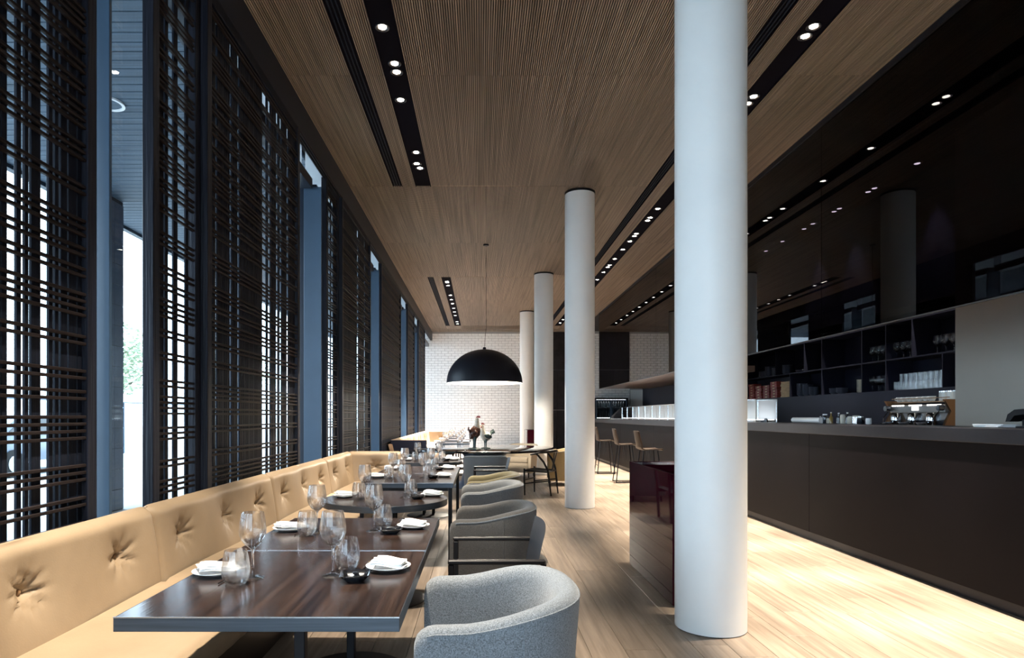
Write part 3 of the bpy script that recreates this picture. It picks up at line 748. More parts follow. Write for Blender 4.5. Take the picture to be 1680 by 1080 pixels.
me_pipe = B().tube(_tops[3:-3], .0045, 6).me('piping')
def tub_chair(mat, nm='tub_armchair'):
    t = thing(nm, 'tub armchair', 'armchair')
    s = B().loft(_rings).put('shell', mat, t, ang=60); obj('piping', me_pipe, mat, s)
    k = min(range(len(_rings)), key=lambda i: abs(_rings[i][3][0]-.10)+(_rings[i][3][1] > 0)*9)
    B().tube([_rings[k][j] for j in range(1, 6)], .0025, 6).put('seam', mat, s)
    k2 = len(_rings)-1-k; B().tube([_rings[k2][j] for j in range(1, 6)], .0025, 6).put('seam', mat, s)
    B().box((-.03, 0, .385), (.47, .50, .13), .035, seg=3).put('seat_cushion', mat, t, ang=60)
    B().box((-.02, 0, .22), (.46, .50, .22), .01).put('seat_base', mat, t)
    for sx, sy in ((-.22, -.26), (-.22, .26), (.17, -.22), (.17, .22)):
        B().tube([(sx, sy, .16), (sx*1.04, sy*1.04, 0)], [.018, .013], 10).put('leg', m_frame, t)
    return t
def frame_chair(mat):
    t = thing('frame_armchair', 'frame armchair', 'armchair')
    for s in (-1, 1):
        y = s*.285
        B().box((-.265, y, .33), (.036, .026, .66), .005).put('leg', m_frame, t, smooth=False)
        B().prism([(.20, 0), (.235, 0), (.262, .45), (.295, .66), (.262, .66), (.228, .45)], 'y', y-.013, y+.013).put('leg', m_frame, t, smooth=False)
        B().b2((-.285, y-.015, .660), (.29, y+.015, .681), .005).put('armrest', m_frame, t, smooth=False)
        B().b2((-.25, y-.010, .345), (.22, y+.010, .385), .004).put('side_rail', m_frame, t, smooth=False)
    B().b2((-.275, -.272, .345), (-.245, .272, .385), .004).put('front_rail', m_frame, t, smooth=False)
    B().grid(lambda u, v: (-.27+.49*u, -.27+.54*v, .43-.035*math.sin(u*3.0)*math.sin(v*3.14)-.03*u), 12, 12).put('seat', mat, t)
    st = t.children[-1]; sm = st.modifiers.new('thick', 'SOLIDIFY'); sm.thickness = .035
    def bk(u, v): return (.205+.085*v+.030*math.sin(u*3.14)-.01*math.sin(v*3.14), -.275+.55*u, .44+.375*v-.012*(2*u-1)**2)
    B().grid(bk, 14, 10).put('backrest', mat, t); q = t.children[-1].modifiers.new('thick', 'SOLIDIFY'); q.thickness = .028
    for c in t.children:
        for v in c.data.vertices: v.co.x *= .80
    return t
def wishbone():
    t = thing('wishbone_chair', 'wishbone chair', 'chair')
    # front is -X
    for s in (-1, 1):
        B().tube([(-.21, s*.255, 0), (-.215, s*.262, .25), (-.215, s*.262, .46)], [.012, .018, .016], 10).put('leg', m_frame, t)
        B().tube([(.245, s*.20, 0), (.215, s*.205, .25), (.19, s*.215, .44), (.13, s*.255, .58), (.04, s*.280, .69), (.0, s*.282, .722)], [.012, .018, .019, .018, .016, .013], 10).put('leg', m_frame, t)
        B().tube([(-.213, s*.26, .20), (.225, s*.205, .26)], .011, 8).put('stretcher', m_frame, t)
        B().tube([(-.215, s*.262, .425), (.195, s*.213, .405)], .014, 8).put('seat_rail', m_frame, t)
    B().tube([(-.212, -.258, .26), (-.212, .258, .26)], .011, 8).put('stretcher', m_frame, t)
    B().tube([(.226, -.204, .20), (.226, .204, .20)], .011, 8).put('stretcher', m_frame, t)
    B().tube([(-.215, -.262, .425), (-.215, .262, .425)], .014, 8).put('seat_rail', m_frame, t)
    B().tube([(.195, -.213, .405), (.195, .213, .405)], .014, 8).put('seat_rail', m_frame, t)
    bow = [(-.10, -.285, .70)]+[(.02+.25*math.cos(a), .285*math.sin(a), .735+.02*math.cos(a)) for a in [R(-80+160*k/16) for k in range(17)]]+[(-.10, .285, .70)]
    B().tube(bow, [.012]+[.015+.008*math.sin(math.pi*k/16) for k in range(17)]+[.012], 10, .8).put('top_rail', m_frame, t)
    for s in (-1, 1): B().tube([(.20, s*.015, .41), (.225, s*.018, .53), (.262, s*.065, .745)], [.013, .011, .009], 8).put('splat', m_frame, t)
    B().grid(lambda u, v: (-.215+.41*u, (-1+2*v)*(.262-.049*u), .432-.02*u-.016*math.sin(u*3.14)*math.sin(v*3.14)), 10, 10).put('seat', m_cord, t)
    q = t.children[-1].modifiers.new('thick', 'SOLIDIFY'); q.thickness = .03
    return t
P_frame = Proto(frame_chair(m_leather_dk))
tub_chair(m_f_grey)
def place(t, loc, rz, label):
    t.location = loc; t.rotation_euler = (0, 0, rz); return tag(t, label)
last = [o for o in COL.objects if o.name.startswith('tub_armchair')][0]
place(last, (.035, 2.40, 0), R(2), 'light grey felt tub armchair nearest the camera')
P_frame.at((.075, 3.28, 0), 0, 'black wood framed armchair with dark leather back beside the second walnut table', 'armchair')
place(tub_chair(m_f_brown), (.07, 4.52, 0), R(-2), 'brown grey felt tub armchair at the nearest round table')
place(tub_chair(m_f_grey2), (.08, 6.03, 0), R(1), 'mid grey felt tub armchair just before the olive one')
place(tub_chair(m_f_olive), (.11, 6.97, 0), R(-1), 'olive green felt tub armchair in the row of chairs')
P_frame.at((.14, 8.30, 0), 0, 'black framed leather armchair at the second round table', 'armchair')
place(tub_chair(m_f_blue), (.08, 10.25, 0), R(-90), 'blue grey tub armchair with its back to the camera at the big round table')
place(tub_chair(m_f_beige), (.92, 14.25, 0), R(64), 'beige tub armchair on the far side of the big round table')
place(tub_chair(m_f_tan), (1.60, 12.6, 0), R(-4), 'tan tub armchair right of the big round table, behind the wishbone chair')
place(tub_chair(m_f_teal), (-1.20, 10.75, 0), R(232), 'teal tub armchair left of the big round table')
place(wishbone(), (1.06, 11.05, 0), R(-24), 'black wishbone chair with paper cord seat at the big round table')
place(frame_chair(m_leather_br), (-1.52, 12.35, 0), R(180), 'brown leather framed armchair by the end of the far banquette')

# bar stools
def stool():
    t = thing('bar_stool', 'bar stool', 'stool')
    # front is -X ; shell seat and back one bent sheet
    prof = [(-.20, .755), (-.17, .772), (.0, .765), (.12, .762), (.165, .775), (.19, .82), (.225, .95), (.250, 1.08), (.252, 1.105)]
    def f(u, v):
        k = u*(len(prof)-1); i = min(int(k), len(prof)-2); q = k-i
        x = prof[i][0]*(1-q)+prof[i+1][0]*q; z = prof[i][1]*(1-q)+prof[i+1][1]*q
        hw = .205-.03*sstep((z-.78)/.3); 
        if u > .93: hw -= .05*((u-.93)/.07)**2
        if u < .05: hw -= .03*(1-u/.05)
        c = (2*v-1); return (x-.03*c*c*sstep((z-.78)/.1), c*hw, z+.012*c*c*(1-sstep((z-.78)/.1)))
    B().grid(f, 32, 12).put('shell', m_stool, t); q = t.children[-1].modifiers.new('thick', 'SOLIDIFY'); q.thickness = .016
    B().grid(lambda u, v: (-.18+.32*u, (-1+2*v)*.185, .781+.006*math.sin(u*3.14)*math.sin(v*3.14)), 8, 8).put('seat_pad', m_stoolpad, t); q = t.children[-1].modifiers.new('thick', 'SOLIDIFY'); q.thickness = .012
    for sx in (-1, 1):
        for sy in (-1, 1): B().tube([(sx*.12, sy*.13, .757), (sx*.205, sy*.205, 0)], [.014, .010], 8).put('leg', m_black, t)
    for sx in (-1, 1): B().tube([(sx*.185, -.188, .20), (sx*.185, .188, .20)], .008, 8).put('footrest', m_black, t)
    for sy in (-1, 1): B().tube([(-.203, sy*.203, .012), (.203, sy*.203, .012)], .008, 8).put('runner', m_black, t)
    for sy in (-1, 1): B().tube([(-.02, sy*.12, .75), (0, sy*.17, .42), (.02, sy*.12, .75)], .006, 6).put('brace', m_black, t)
    return t
P_stool = Proto(stool())
P_stool.at((2.96, 15.1, 0), R(180), 'brown bar stool farthest along the bar', 'stool', 'bar stools')
P_stool.at((2.97, 13.05, 0), R(178), 'brown bar stool, middle of the three at the bar', 'stool', 'bar stools')
P_stool.at((2.96, 11.15, 0), R(181), 'brown bar stool nearest the white column and burgundy box', 'stool', 'bar stools')

# ================================================================== BURGUNDY STATIONS
def station(loc, label):
    t = thing('service_station', label, 'cabinet', loc, 0, 'burgundy service boxes'); W, D, H, k = .49, 1.30, .947, .022
    for a, b, n_ in [((0, 0, .012), (k, D, H), 'side_panel'), ((W-k, 0, .012), (W, D, H), 'side_panel'), ((k+.001, 0, .012), (W-k-.001, k, H), 'end_panel'), ((k+.001, D-k, .012), (W-k-.001, D, H), 'end_panel')]:
        B().b2(a, b, .002).put(n_, m_burg, t, smooth=False)
    B().b2((k, D*.72, H-.05), (W-k, D-k, H-.004), .002).put('top_panel', m_burg, t, smooth=False)
    B().b2((k, k, H-.30), (W-k, D*.72, H-.28)).put('inner_shelf', m_burg, t, smooth=False)
    B().b2((k, D*.72-.02, H-.28), (W-k, D*.72, H-.05)).put('divider', m_burg, t, smooth=False)
    B().b2((.02, .02, 0), (W-.02, D-.02, .012)).put('plinth', m_steel, t, smooth=False)
    return t
station((1.365, 4.5, 0), 'glossy burgundy service box behind the nearest white column')
station((1.365, 18.4, 0), 'glossy burgundy service box far back beside the farthest column')

# ================================================================== BIG ROUND TABLE, LAMP, ROOSTERS
BX, BY = .08, 12.3
t = thing('communal_table', 'large round glossy black table on a flared blue grey pedestal', 'table', (BX, BY, 0))
B().lathe([(0, .745), (1.375, .745), (1.38, .742), (1.38, .715), (1.36, .705), (0, .705)], 128).put('table_top', m_tabletop_gloss, t)
B().lathe([(0, 0), (.62, 0), (.62, .012), (.54, .04), (.46, .12), (.41, .28), (.39, .45), (.41, .60), (.50, .705), (0, .705)], 64).put('pedestal', m_ped, t)
t = thing('pendant_lamp', 'huge black dome pendant lamp with white inside over the round table', 'lamp', (BX, BY, 0))
ro, zb_, ht = .735, 2.0, .655
po = [(ro*math.sin(math.pi/2*(1-k/22)), zb_+ht*math.sin(math.pi/2*k/22)) for k in range(23)]; po[-1] = (0, zb_+ht)
pi_ = [((ro-.012)*math.sin(math.pi/2*(1-k/22)), zb_+(ht-.012)*math.sin(math.pi/2*k/22)) for k in range(23)]; pi_[-1] = (0, zb_+ht-.012)
B().lathe(po, 96).put('dome', m_lampout, t); B().lathe(pi_, 96).put('inner_reflector', m_lampin, t)
B().lathe([(ro-.012, zb_), (ro, zb_), (ro, zb_+.004), (ro-.012, zb_+.004)], 96, wrapprof=True).put('rim', m_lampin, t)
B().lathe([(0, zb_+ht+.045), (.028, zb_+ht+.04), (.035, zb_+ht-.003), (0, zb_+ht-.003)], 20).put('cap', m_lampout, t)
B().tube([(0, 0, zb_+ht+.03), (.02, 0, 2.95), (.04, 0, 3.1), (.035, 0, 3.5), (.03, 0, CEIL)], .004, 6).put('cord', m_black, t)
B().lathe([(0, CEIL-.03), (.05, CEIL-.03), (.055, CEIL+.001), (0, CEIL+.001)], 24, (.03, 0, 0)).put('ceiling_rose', m_lampout, t)
B().lathe([(0, 2.20), (.06, 2.215), (.085, 2.27), (.06, 2.33), (.03, 2.37), (.03, 2.62), (0, 2.62)], 20).put('bulb', m_bulb, t)
l = bpy.data.lights.new('lamp_glow', 'POINT'); l.energy = 420; l.color = (1, .9, .75); l.shadow_soft_size = .1
o = bpy.data.objects.new('lamp_glow', l); COL.objects.link(o); o.parent = t; o.location = (0, 0, 2.14)

m_r_body = M('rooster_brown', (.085, .028, .016), .35, var=.5, vs_=(25, 25, 25)); m_r_white = M('rooster_cream', (.62, .56, .47), .4, var=.3, vs_=(20, 20, 20))
m_r_red = M('rooster_red', (.22, .012, .012), .4); m_r_green = M('rooster_green', (.05, .075, .07), .4, var=.4, vs_=(20, 20, 20)); m_r_yel = M('rooster_beak', (.45, .30, .08), .5)
def rooster(loc, rz, s, label, cb, cn, ct, cl, tl=1.0, upr=0):
    t = thing('ceramic_rooster', label, 'figurine', loc, rz, 'ceramic chickens on the round table')
    def S(p): return [tuple(c*s for c in ((q[0]*(1-.38*upr)), q[1], q[2])) for q in p]
    # facing +X
    B().tube(S([(-.16, 0, .30+.0*upr), (-.12, 0, .30-.03*upr), (-.05, 0, .30-.02*upr), (.02, 0, .31+.02*upr), (.06, 0, .36+.03*upr), (.08, 0, .42+.02*upr)]), [c*s for c in (.02, .075, .112, .115, .09, .06)], 20, .82).put('body', cb, t)
    B().tube(S([(.045, 0, .35), (.075, 0, .42), (.085, 0, .49), (.08, 0, .545), (.085, 0, .585), (.085, 0, .61)]), [c*s for c in (.085, .068, .048, .038, .036, .012)], 16, .9).put('neck_and_head', cn, t)
    B().tube(S([(.115, 0, .573), (.155, 0, .560)]), [.014*s, .002*s], 8).put('beak', m_r_yel, t)
    comb = [(.035, .595), (.03, .625), (.048, .615), (.056, .648), (.073, .625), (.088, .655), (.10, .625), (.118, .638), (.115, .60), (.085, .605)]
    B().prism([(x*s, z*s) for x, z in comb], 'y', -.007*s, .007*s).put('comb', m_r_red, t, smooth=False)
    for sy in (-1, 1):
        B().tube(S([(.108, sy*.016, .556), (.115, sy*.018, .525), (.112, sy*.017, .50)]), [.008*s, .015*s, .005*s], 8).put('wattle', m_r_red, t)
        B().tube(S([(.095, sy*.034, .578), (.095, sy*.038, .578)]), .007*s, 8).put('eye', m_black, t)
        B().tube(S([(.06, sy*.09, .34), (0, sy*.112, .32), (-.08, sy*.10, .29), (-.14, sy*.07, .28)]), [c*s for c in (.02, .055, .05, .012)], 10, .35, up=(0, 0, 1)).put('wing', ct, t)
        B().tube(S([(.0, sy*.045, .24), (.005, sy*.05, .14), (.0, sy*.05, .03)]), [.04*s, .017*s, .014*s], 8).put('leg', cl, t)
        for dx, dy in ((.05, .02), (.055, -.012), (.04, -.04), (-.035, 0)): B().tube(S([(0, sy*.05, .035), (dx, sy*.05+dy, .028)]), [.012*s, .006*s], 6).put('toe', cl, t)
    for k, (a, ln) in enumerate([(65, .22), (80, .26), (50, .20), (95, .22), (110, .16), (35, .16)]):
        ln *= tl; q = R(a); y = (-1)**k*.014*k/2
        B().tube(S([(-.12, y*.4, .33), (-.14-ln*.3*math.sin(R(30)), y, .35+ln*.55), (-.15-ln*.55*math.cos(q*.6), y*1.4, .36+ln*.75*math.sin(q)), (-.16-ln*.85*math.cos(q*.5), y*1.6, .33+ln*.55*math.sin(q))]), [c*s for c in (.03, .03, .024, .006)], 8, .3, up=(0, 0, 1)).put('tail_feather', ct, t)
    B().lathe([(0, 0), (.12*s, 0), (.125*s, .012*s), (.10*s, .028*s), (0, .032*s)], 24).put('stand', cl, t)
    return t
rooster((-.11, 11.75, .745), R(15), .97, 'tall brown and white ceramic rooster with red comb on the round table', m_r_body, m_r_white, m_r_body, m_r_green, .32, 1)
rooster((.10, 12.0, .745), R(200), .76, 'smaller cream ceramic hen beside the brown rooster', m_r_white, m_r_white, m_r_green, m_r_green, .55)

# ================================================================== BAR THINGS
def case(y0, y1, label):
    t = thing('glass_case', label, 'display case', (3.98, y0, BT), 0, 'lit glass cases on the bar'); L = y1-y0; W, H = .30, .335
    for x in (0, W):
        for y in (0, L): B().box((x, y, H/2), (.012, .012, H)).put('frame_bar', m_chrome, t, smooth=False)
        B().b2((x-.006, 0, H-.012), (x+.006, L, H)).put('frame_bar', m_chrome, t, smooth=False)
    for y in (0, L): B().b2((0, y-.006, H-.012), (W, y+.006, H)).put('frame_bar', m_chrome, t, smooth=False)
    B().b2((.002, .01, .03), (.006, L-.01, H-.012)).put('front_pane', m_casepane, t, smooth=False)
    B().b2((W-.006, .01, .03), (W-.002, L-.01, H-.012)).put('rear_pane', m_frost, t, smooth=False)
    B().b2((0, 0, H-.008), (W, L, H-.004)).put('top_pane', m_casepane, t, smooth=False)
    B().b2((0, .0, 0), (W, L, .03)).put('tray', m_chrome, t, smooth=False)
    B().b2((.03, .03, .031), (W-.03, L-.03, .038)).put('light_bed', m_case, t, smooth=False)
    return t
y = 9.15; k = 0
while y < 17.3: 
    case(y, y+.60, 'lit glass display case on the bar, %s from the white column towards the far end' % ['first', 'second', 'third', 'fourth', 'fifth', 'sixth', 'seventh', 'eighth', 'ninth', 'tenth', 'eleventh', 'twelfth', 'thirteenth', 'fourteenth'][k]); y += .62; k += 1
t = thing('cash_register', 'small black till with a white paper slip at the far bar end', 'till', (3.85, 18.3, BT))
B().b2((0, 0, 0), (.26, .34, .10), .01).put('body', m_black, t, smooth=False); B().prism([(.02, .10), (.20, .10), (.26, .30), (.24, .31)], 'y', .03, .31).put('screen', m_black, t, smooth=False)
B().b2((-.1, -.3, 0), (.15, -.05, .02)).put('paper_slip', m_china, t, smooth=False)
# small bottles and jars on the bar
m_cork = M('cream_ceramic', (.62, .57, .48), .4); m_amber = M('amber_bottle', (.25, .16, .05), .15, coat=.5); m_dkb = M('dark_bottle', (.015, .02, .03), .1, coat=.8)
def bottle(px, h, r, mat, capm, label, neck=.45, X=4.16, cat='bottle'):
    y = FPX*X/(px-VPX); t = thing('bar_bottle', label, cat, (X, y, BT))
    B().lathe([(0, 0), (r, 0), (r, h*(1-neck)), (r*.35, h*(1-neck*.7)), (r*.32, h*.93), (0, h*.93)], 16).put('body', mat, t)
    B().lathe([(0, h*.90), (r*.42, h*.90), (r*.42, h), (0, h)], 12).put('cap', capm, t); return t
def jar(px, h, r, mat, capm, label, X=4.16):
    y = FPX*X/(px-VPX); t = thing('bar_jar', label, 'jar', (X, y, BT))
    B().lathe([(0, 0), (r*.9, 0), (r, .004), (r, h*.82), (r*.9, h*.86), (0, h*.86)], 18).put('body', mat, t)
    B().lathe([(0, h*.84), (r*.92, h*.84), (r*.92, h*.98), (r*.3, h), (0, h)], 18).put('lid', capm, t); return t
bottle(1346, .085, .02, m_dkb, m_cork, 'tiny dark bottle beside the white roll on the bar')
jar(1353.5, .115, .028, m_dkb, m_china, 'dark jar with a white lid on the bar')
jar(1360, .06, .03, m_cork, m_cork, 'low cream pot in front of the amber bottle')
bottle(1363.5, .135, .022, m_amber, m_cork, 'slim amber bottle with a cream stopper on the bar')
bottle(1376, .125, .024, m_dkb, m_china, 'dark bottle with a white cap, left of the two cream pots')
jar(1383, .105, .03, m_cork, m_cork, 'tall cream pot with lid among the bottles on the bar')
bottle(1390.5, .13, .024, m_dkb, m_china, 'dark bottle with a white cap, between the cream pots')
jar(1395, .085, .032, m_cork, m_cork, 'short cream pot right of the dark bottles')
jar(1404.5, .095, .040, m_chrome, m_cork, 'wide pale jar with a dark band on the bar')
jar(1412, .085, .034, m_dkb, m_chrome, 'dark jar beside the wide pale jar')
jar(1425, .065, .030, m_china, m_china, 'single small white pot standing apart on the bar')
t = thing('paper_roll', 'white paper roll lying on the bar left of the bottles', 'roll', (4.12, 8.05, BT)); B().tube([(0, -.40, .036), (0, .28, .036)], .036, 18).put('roll', m_china, t); B().tube([(0, .28, .036), (0, .33, .036)], .016, 10).put('core', m_chrome, t)
for k, px in enumerate((1255.5, 1257.5)): bottle(px, .06, .022, m_dkb, m_china, ['small dark pot left of the first glass case edge', 'small dark pot right beside the first glass case'][k], .3, 4.1)
t = thing('menu_stack', 'thin stack of white menus on the bar by the beige wall', 'menus', (4.0, 4.92, BT))
for k in range(3): B().box((0, 0, .006+.008*k), (.16, .24, .007), 0, Matrix.Rotation(R(6*k), 3, 'Z')).put('menu', m_china, t, smooth=False)
t = thing('desk_lamp', 'black curved lamp head on a short stem at the right picture edge', 'lamp', (4.0, 4.66, BT))
B().lathe([(0, 0), (.05, 0), (.05, .012), (0, .015)], 20).put('base', m_black, t); B().tube([(0, 0, .01), (0, 0, .06)], .014, 10).put('stem', m_black, t)
B().prism([(.11, .045), (.09, .10), (.03, .135), (-.05, .14), (-.13, .11), (-.13, .085), (-.04, .10), (.03, .09), (.07, .05)], 'x', -.05, .05).put('head', m_black, t, ang=60)

# coffee machine on the back counter, front towards the bar
t = thing('coffee_machine', 'chrome three group espresso machine on the back counter', 'coffee machine', (5.55, 8.0, 1.06)); W = 1.08
m_cm = M('machine_grey', (.20, .20, .20), .3, metal=.5); m_bronze = M('machine_bronze', (.20, .12, .07), .3, metal=.8)
B().b2((-.06, -W/2+.04, .34), (.20, W/2-.04, .44), .01).put('head_panel', m_cm, t, smooth=False)
B().b2((.05, -W/2+.03, .02), (.32, W/2-.03, .36)).put('body', m_dkb, t, smooth=False)
B().b2((-.24, -W/2+.03, .0), (.05, W/2-.03, .075), .006).put('drip_tray', m_chrome, t, smooth=False)
B().b2((-.02, -W/2+.02, .47), (.32, W/2-.02, .485)).put('cup_tray', m_bronze, t, smooth=False)
B().b2((-.02, -W/2+.02, .52), (-.01, W/2-.02, .53)).put('cup_rail', m_bronze, t, smooth=False)
for s in (-1, 1): B().prism([(-.24, .02), (.02, .02), (.30, .02), (.32, .50), (-.10, .50), (-.02, .36), (-.16, .06)], 'y', s*W/2-.018, s*W/2+.018).put('side_panel', m_bronze, t, smooth=False)
B().b2((-.066, -.06, .37), (-.058, .06, .42)).put('display', m_lit, t, smooth=False)
for k in (-1, 0, 1):
    for j in range(5): B().box((-.062, k*.33-.10+j*.05, .435), (.012, .03, .018)).put('lit_button', m_lit, t, smooth=False)
    g = B().lathe([(0, 0), (.052, 0), (.058, .02), (.058, .13), (.045, .15), (0, .15)], 24, (-.09, k*.33, .19)).put('group_head', m_chrome, t)
    B().tube([(-.14, k*.33, .215), (-.28, k*.33, .20)], [.014, .018], 10).put('portafilter_handle', m_dkb, g)
    B().tube([(-.09, k*.33-.03, .19), (-.09, k*.33-.03, .15)], .01, 8).put('spout', m_chrome, g)
for s in (-1, 1): B().tube([(-.07, s*.49, .40), (-.13, s*.49, .40)], .035, 14).put('steam_knob', m_dkb, t); B().tube([(-.10, s*.47, .36), (-.16, s*.47, .28), (-.17, s*.46, .13)], .007, 8).put('steam_wand', m_chrome, t)
m_cup = M('pale_cup', (.55, .60, .60), .3)
for k in range(7):
    y = 7.86+.10*k; t2 = thing('coffee_cup', '%s pale cup from the right in the row on the coffee machine' % ORD[k], 'cup', (5.60, y, 1.06+.486), 0, 'cups on the coffee machine')
    B().lathe([(0, 0), (.028, 0), (.040, .03), (.044, .062), (.041, .062), (.036, .03), (0, .008)], 16).put('bowl', m_cup, t2); B().tube([(-.04, 0, .05), (-.066, 0, .045), (-.062, 0, .02), (-.037, 0, .018)], .005, 6).put('handle', m_cup, t2)
for k in range(3):
    t2 = thing('coffee_tin', '%s pale tin from the right on the coffee machine top' % ORD[k], 'tin', (5.68, 7.54+.115*k, 1.06+.486), 0, 'tins on the coffee machine')
    B().lathe([(0, 0), (.048, 0), (.048, .11), (0, .11)], 18).put('body', m_cup, t2); B().lathe([(0, .11), (.05, .11), (.05, .122), (0, .125)], 18).put('lid', m_chrome, t2)
for k in range(2):
    t2 = thing('milk_jug', ['steel milk jug left of the coffee machine', 'second steel milk jug close to the coffee machine'][k], 'jug', (5.48, 8.95-.19*k, 1.06))
    B().lathe([(0, 0), (.06, 0), (.062, .05), (.05, .13), (.054, .16), (.051, .16), (.047, .13), (.058, .05), (0, .006)], 20).put('body', m_chrome, t2); B().tube([(0, .055, .14), (0, .11, .13), (0, .105, .06), (0, .06, .045)], .007, 6).put('handle', m_chrome, t2)

# shelf contents -------------------------------------------------
m_redbox = M('red_box', (.24, .030, .022), .5, var=.4, vs_=(18, 18, 18), rnd=.15); m_boxlid = M('box_gold_mark', (.5, .36, .2), .5)
m_wood = M('pale_wood', (.48, .31, .16), .6, var=.25, vs_=(6, 6, 40)); m_slate = M('dark_bowl', (.06, .065, .085), .3); m_cream = M('cream_stoneware', (.66, .58, .46), .5)
SXF = XR+.06
def yi(px): return FPX*SXF/(px-VPX)
me_rb = B().box((0, 0, .028), (.17, .27, .054), .003).me('box', False); me_rl = B().box((-.086, 0, .03), (.003, .09, .022)).me('paper_mark', False)
for c, ry in enumerate((14.12, 13.76, 13.40, 13.04)):
    for r_ in range([6, 5, 5, 6][c]):
        o = thing('red_carton', 'red carton, %s, in the %s red stack on the lower bar shelf' % (stk(r_, [6, 5, 5, 6][c]), ['first', 'second', 'third', 'fourth'][c]), 'carton', (SXF+.08+rng.uniform(-.01, .01), ry+rng.uniform(-.006, .006), L1+.056*r_), 0, 'red cartons, %s stack' % ['first', 'second', 'third', 'fourth'][c])
        obj('box', me_rb, m_redbox, o); obj('paper_mark', me_rl, m_boxlid, o)
me_wb = B().b2((-.11, -.19, 0), (.11, .19, .017), .003).me('wooden_board', False)
for k in range(17): tag(obj('wooden_board', me_wb, m_wood, None, (SXF+.12+rng.uniform(-.008, .008), 12.58+rng.uniform(-.015, .015), L1+.0185*k), 0), 'pale wooden serving board, %s, in the tall stack on the bar shelf' % stk(k, 17), 'board', 'wooden boards on the bar shelf')
me_bowl = B().lathe([(0, 0), (.045, 0), (.048, .006), (.083, .030), (.096, .052), (.092, .052), (.079, .033), (0, .012)], 20).me('bowl')
def bowls(y, n, z, mat, lab, grp, dz=.028, dx=.1):
    for k in range(n): tag(obj('bowl', me_bowl, mat, None, (SXF+dx, y, z+dz*k)), lab + (', ' + stk(k, n) if n > 1 else ''), 'bowl', grp)
bowls(12.10, 8, L1, m_slate, 'dark bowl in the stack right of the wooden boards', 'dark bowl stack right of the boards')
bowls(11.88, 7, L1, m_slate, 'dark patterned bowl in the stack before the wooden bowls', 'dark bowl stack before the wooden bowls')
bowls(11.66, 5, L1, m_wood, 'turned wooden bowl stacked on the lower bar shelf', 'wooden bowl stack')
bowls(10.97, 3, L1, m_wood, 'brown bowl in the low stack in the middle cubby', 'low brown bowl stack')
bowls(10.76, 3, L1, m_cream, 'cream bowl in the low stack in the middle cubby', 'low cream bowl stack')
me_pl2 = B().lathe([(0, 0), (.06, 0), (.11, .016), (.112, .021), (.07, .012), (0, .010)], 24).me('stoneware_plate')
for k in range(11): tag(obj('stoneware_plate', me_pl2, m_cream, None, (SXF+.12, 10.16, L1+.019*k)), 'cream stoneware plate, %s, in the plate stack on the lower bar shelf' % stk(k, 11), 'plate', 'cream plate stack on the bar shelf')
bowls(13.75, 4, L2, m_slate, 'dark bowl in the leftmost upper shelf stack', 'upper shelf bowl stack, leftmost'); bowls(13.45, 7, L2, m_slate, 'dark bowl in the tallest upper shelf stack', 'upper shelf bowl stack, tallest'); bowls(13.15, 5, L2, m_slate, 'dark bowl in the third upper shelf stack', 'upper shelf bowl stack, third'); bowls(12.68, 6, L2, m_slate, 'dark bowl in the upper shelf stack right of the divider', 'upper shelf bowl stack, right of divider')
bowls(12.15, 1, L2, m_slate, 'single wide dark bowl on the upper bar shelf', 'single upper shelf bowl'); tag(obj('shelf_tumbler', me_tumb, m_glass, None, (SXF+.08, 11.95, L2)), 'single glass beside the lone bowl on the upper bar shelf', 'tumbler')
def wines(p0, p1, n, z, lab, grp):
    for k in range(n):
        for j in range(2): tag(obj('shelf_wine_glass', me_wine, m_glass, None, (SXF+.06+.12*j, p0+(p1-p0)*k/(n-1), z+.0005)), lab % ('%s from right, %s row,' % (ORD[k], ('front', 'rear')[j])), 'wine glass', grp)
wines(9.43, 9.86, 4, L2, 'wine glass %s in the left upper glass cubby', 'wine glasses, left upper cubby')
wines(8.86, 9.28, 4, L2, 'wine glass %s in the right upper glass cubby', 'wine glasses, right upper cubby')
wines(8.02, 8.46, 4, L2, 'wine glass %s on the upper shelf by the beige wall', 'wine glasses, upper shelf right end')
wines(9.43, 9.86, 4, L1, 'wine glass %s on the lower shelf left of the tumblers', 'wine glasses, lower shelf')
wines(7.95, 8.09, 2, L1, 'wine glass %s on the lower shelf right of the tumblers', 'wine glasses, lower shelf right end')
me_high = B().lathe([(0, 0), (.032, 0), (.036, .12), (.0345, .12), (.0305, .01), (0, .008)], 16).me('water_glass')
for j in range(3):
    for k in range(10):
        for lv in range(2 if j else 1):
            tag(obj('water_glass', me_high, m_glass, None, (SXF+.04+.085*j, 9.27-.103*k, L1+.1225*lv)), 'water glass, %s from left, %s row, %s layer, on the lower bar shelf' % (ORD[k], ('front', 'middle', 'back')[j], ('lower', 'upper')[lv]), 'water glass', 'water glasses on the bar shelf, %s row' % ('front', 'middle', 'back')[j])

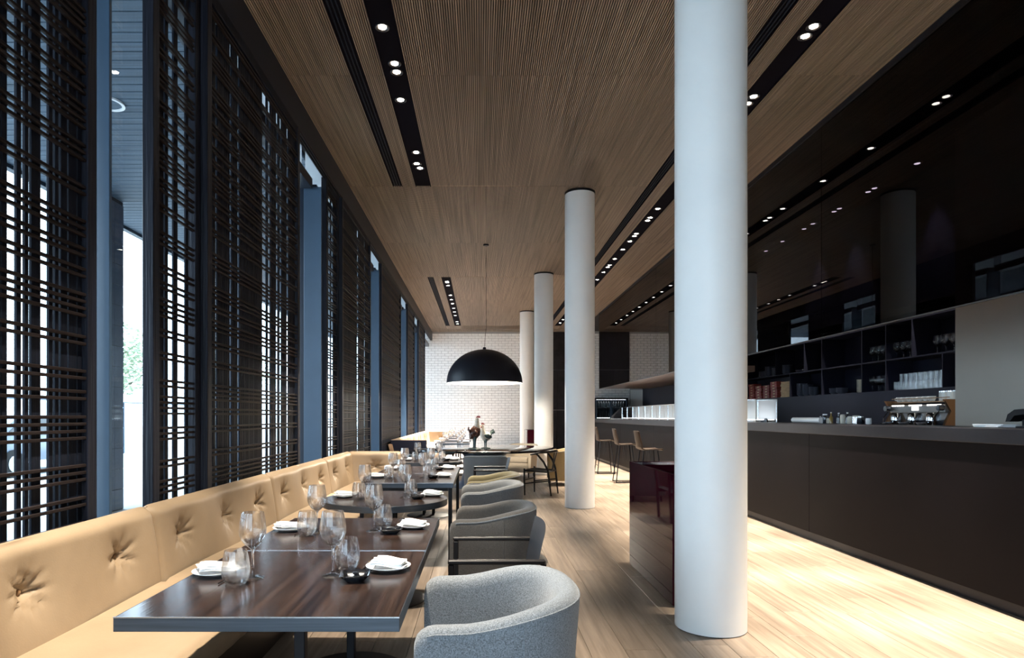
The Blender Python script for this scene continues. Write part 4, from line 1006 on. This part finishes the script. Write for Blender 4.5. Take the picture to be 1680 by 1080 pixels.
# bottle fridge by the back wall
t = thing('bottle_fridge', 'black framed two door glass wine fridge against the white bricks', 'fridge', (4.38, 24.35, 0)); W, H = 1.30, 2.06
for a, b in [((0, 0, 0), (.04, .70, H)), ((W-.04, 0, 0), (W, .70, H)), ((.04, 0, H-.06), (W-.04, .70, H)), ((.04, 0, 0), (W-.04, .70, .1)), ((.04, .66, .1), (W-.04, .70, H-.06))]: B().b2(a, b).put('cabinet_wall', m_black, t, smooth=False)
B().b2((.045, .64, .1), (W-.045, .655, H-.07)).put('liner', m_f_blue, t, smooth=False)
m_fsh = M('fridge_shelf', (.3, .32, .34), .3, metal=.6)
for k in range(2):
    x0 = .05+k*.605; dr = B().b2((x0, -.02, .11), (x0+.05, .0, H-.07)).b2((x0+.545, -.02, .11), (x0+.595, .0, H-.07)).b2((x0+.05, -.02, H-.12), (x0+.545, 0, H-.07)).b2((x0+.05, -.02, .11), (x0+.545, 0, .16)).put('door', m_post, t, smooth=False)
    B().b2((x0+.05, -.012, .16), (x0+.545, -.006, H-.12)).put('pane', m_casepane, dr, smooth=False)
for z in (.9, 1.3): B().b2((.08, .03, z-.012), (W-.08, .06, z-.002)).put('light_strip', m_case, t, smooth=False)
for z in (.5, .9, 1.3, 1.68): B().b2((.05, .05, z), (W-.05, .64, z+.012)).put('wire_shelf', m_fsh, t, smooth=False)
B().b2((.08, .03, H-.08), (W-.08, .07, H-.065)).put('light_strip', m_case, t, smooth=False)
me_wb2 = B().lathe([(0, 0), (.036, 0), (.036, .18), (.014, .24), (.014, .30), (0, .30)], 10).me('wine_bottle')
m_wl = M('bottle_glass', (.03, .04, .05), .1, coat=1)
for z, zn in ((1.312, 'middle'), (1.692, 'top'), (.912, 'lower')):
    for k in range(12): tag(obj('wine_bottle', me_wb2, [m_wl, m_china, m_dkb][k % 3], None, (4.38+.12+.096*k, 24.35+.25, z)), '%s bottle from the left on the %s shelf inside the glass fridge' % (ORD[k], zn), 'bottle', 'bottles in the fridge')
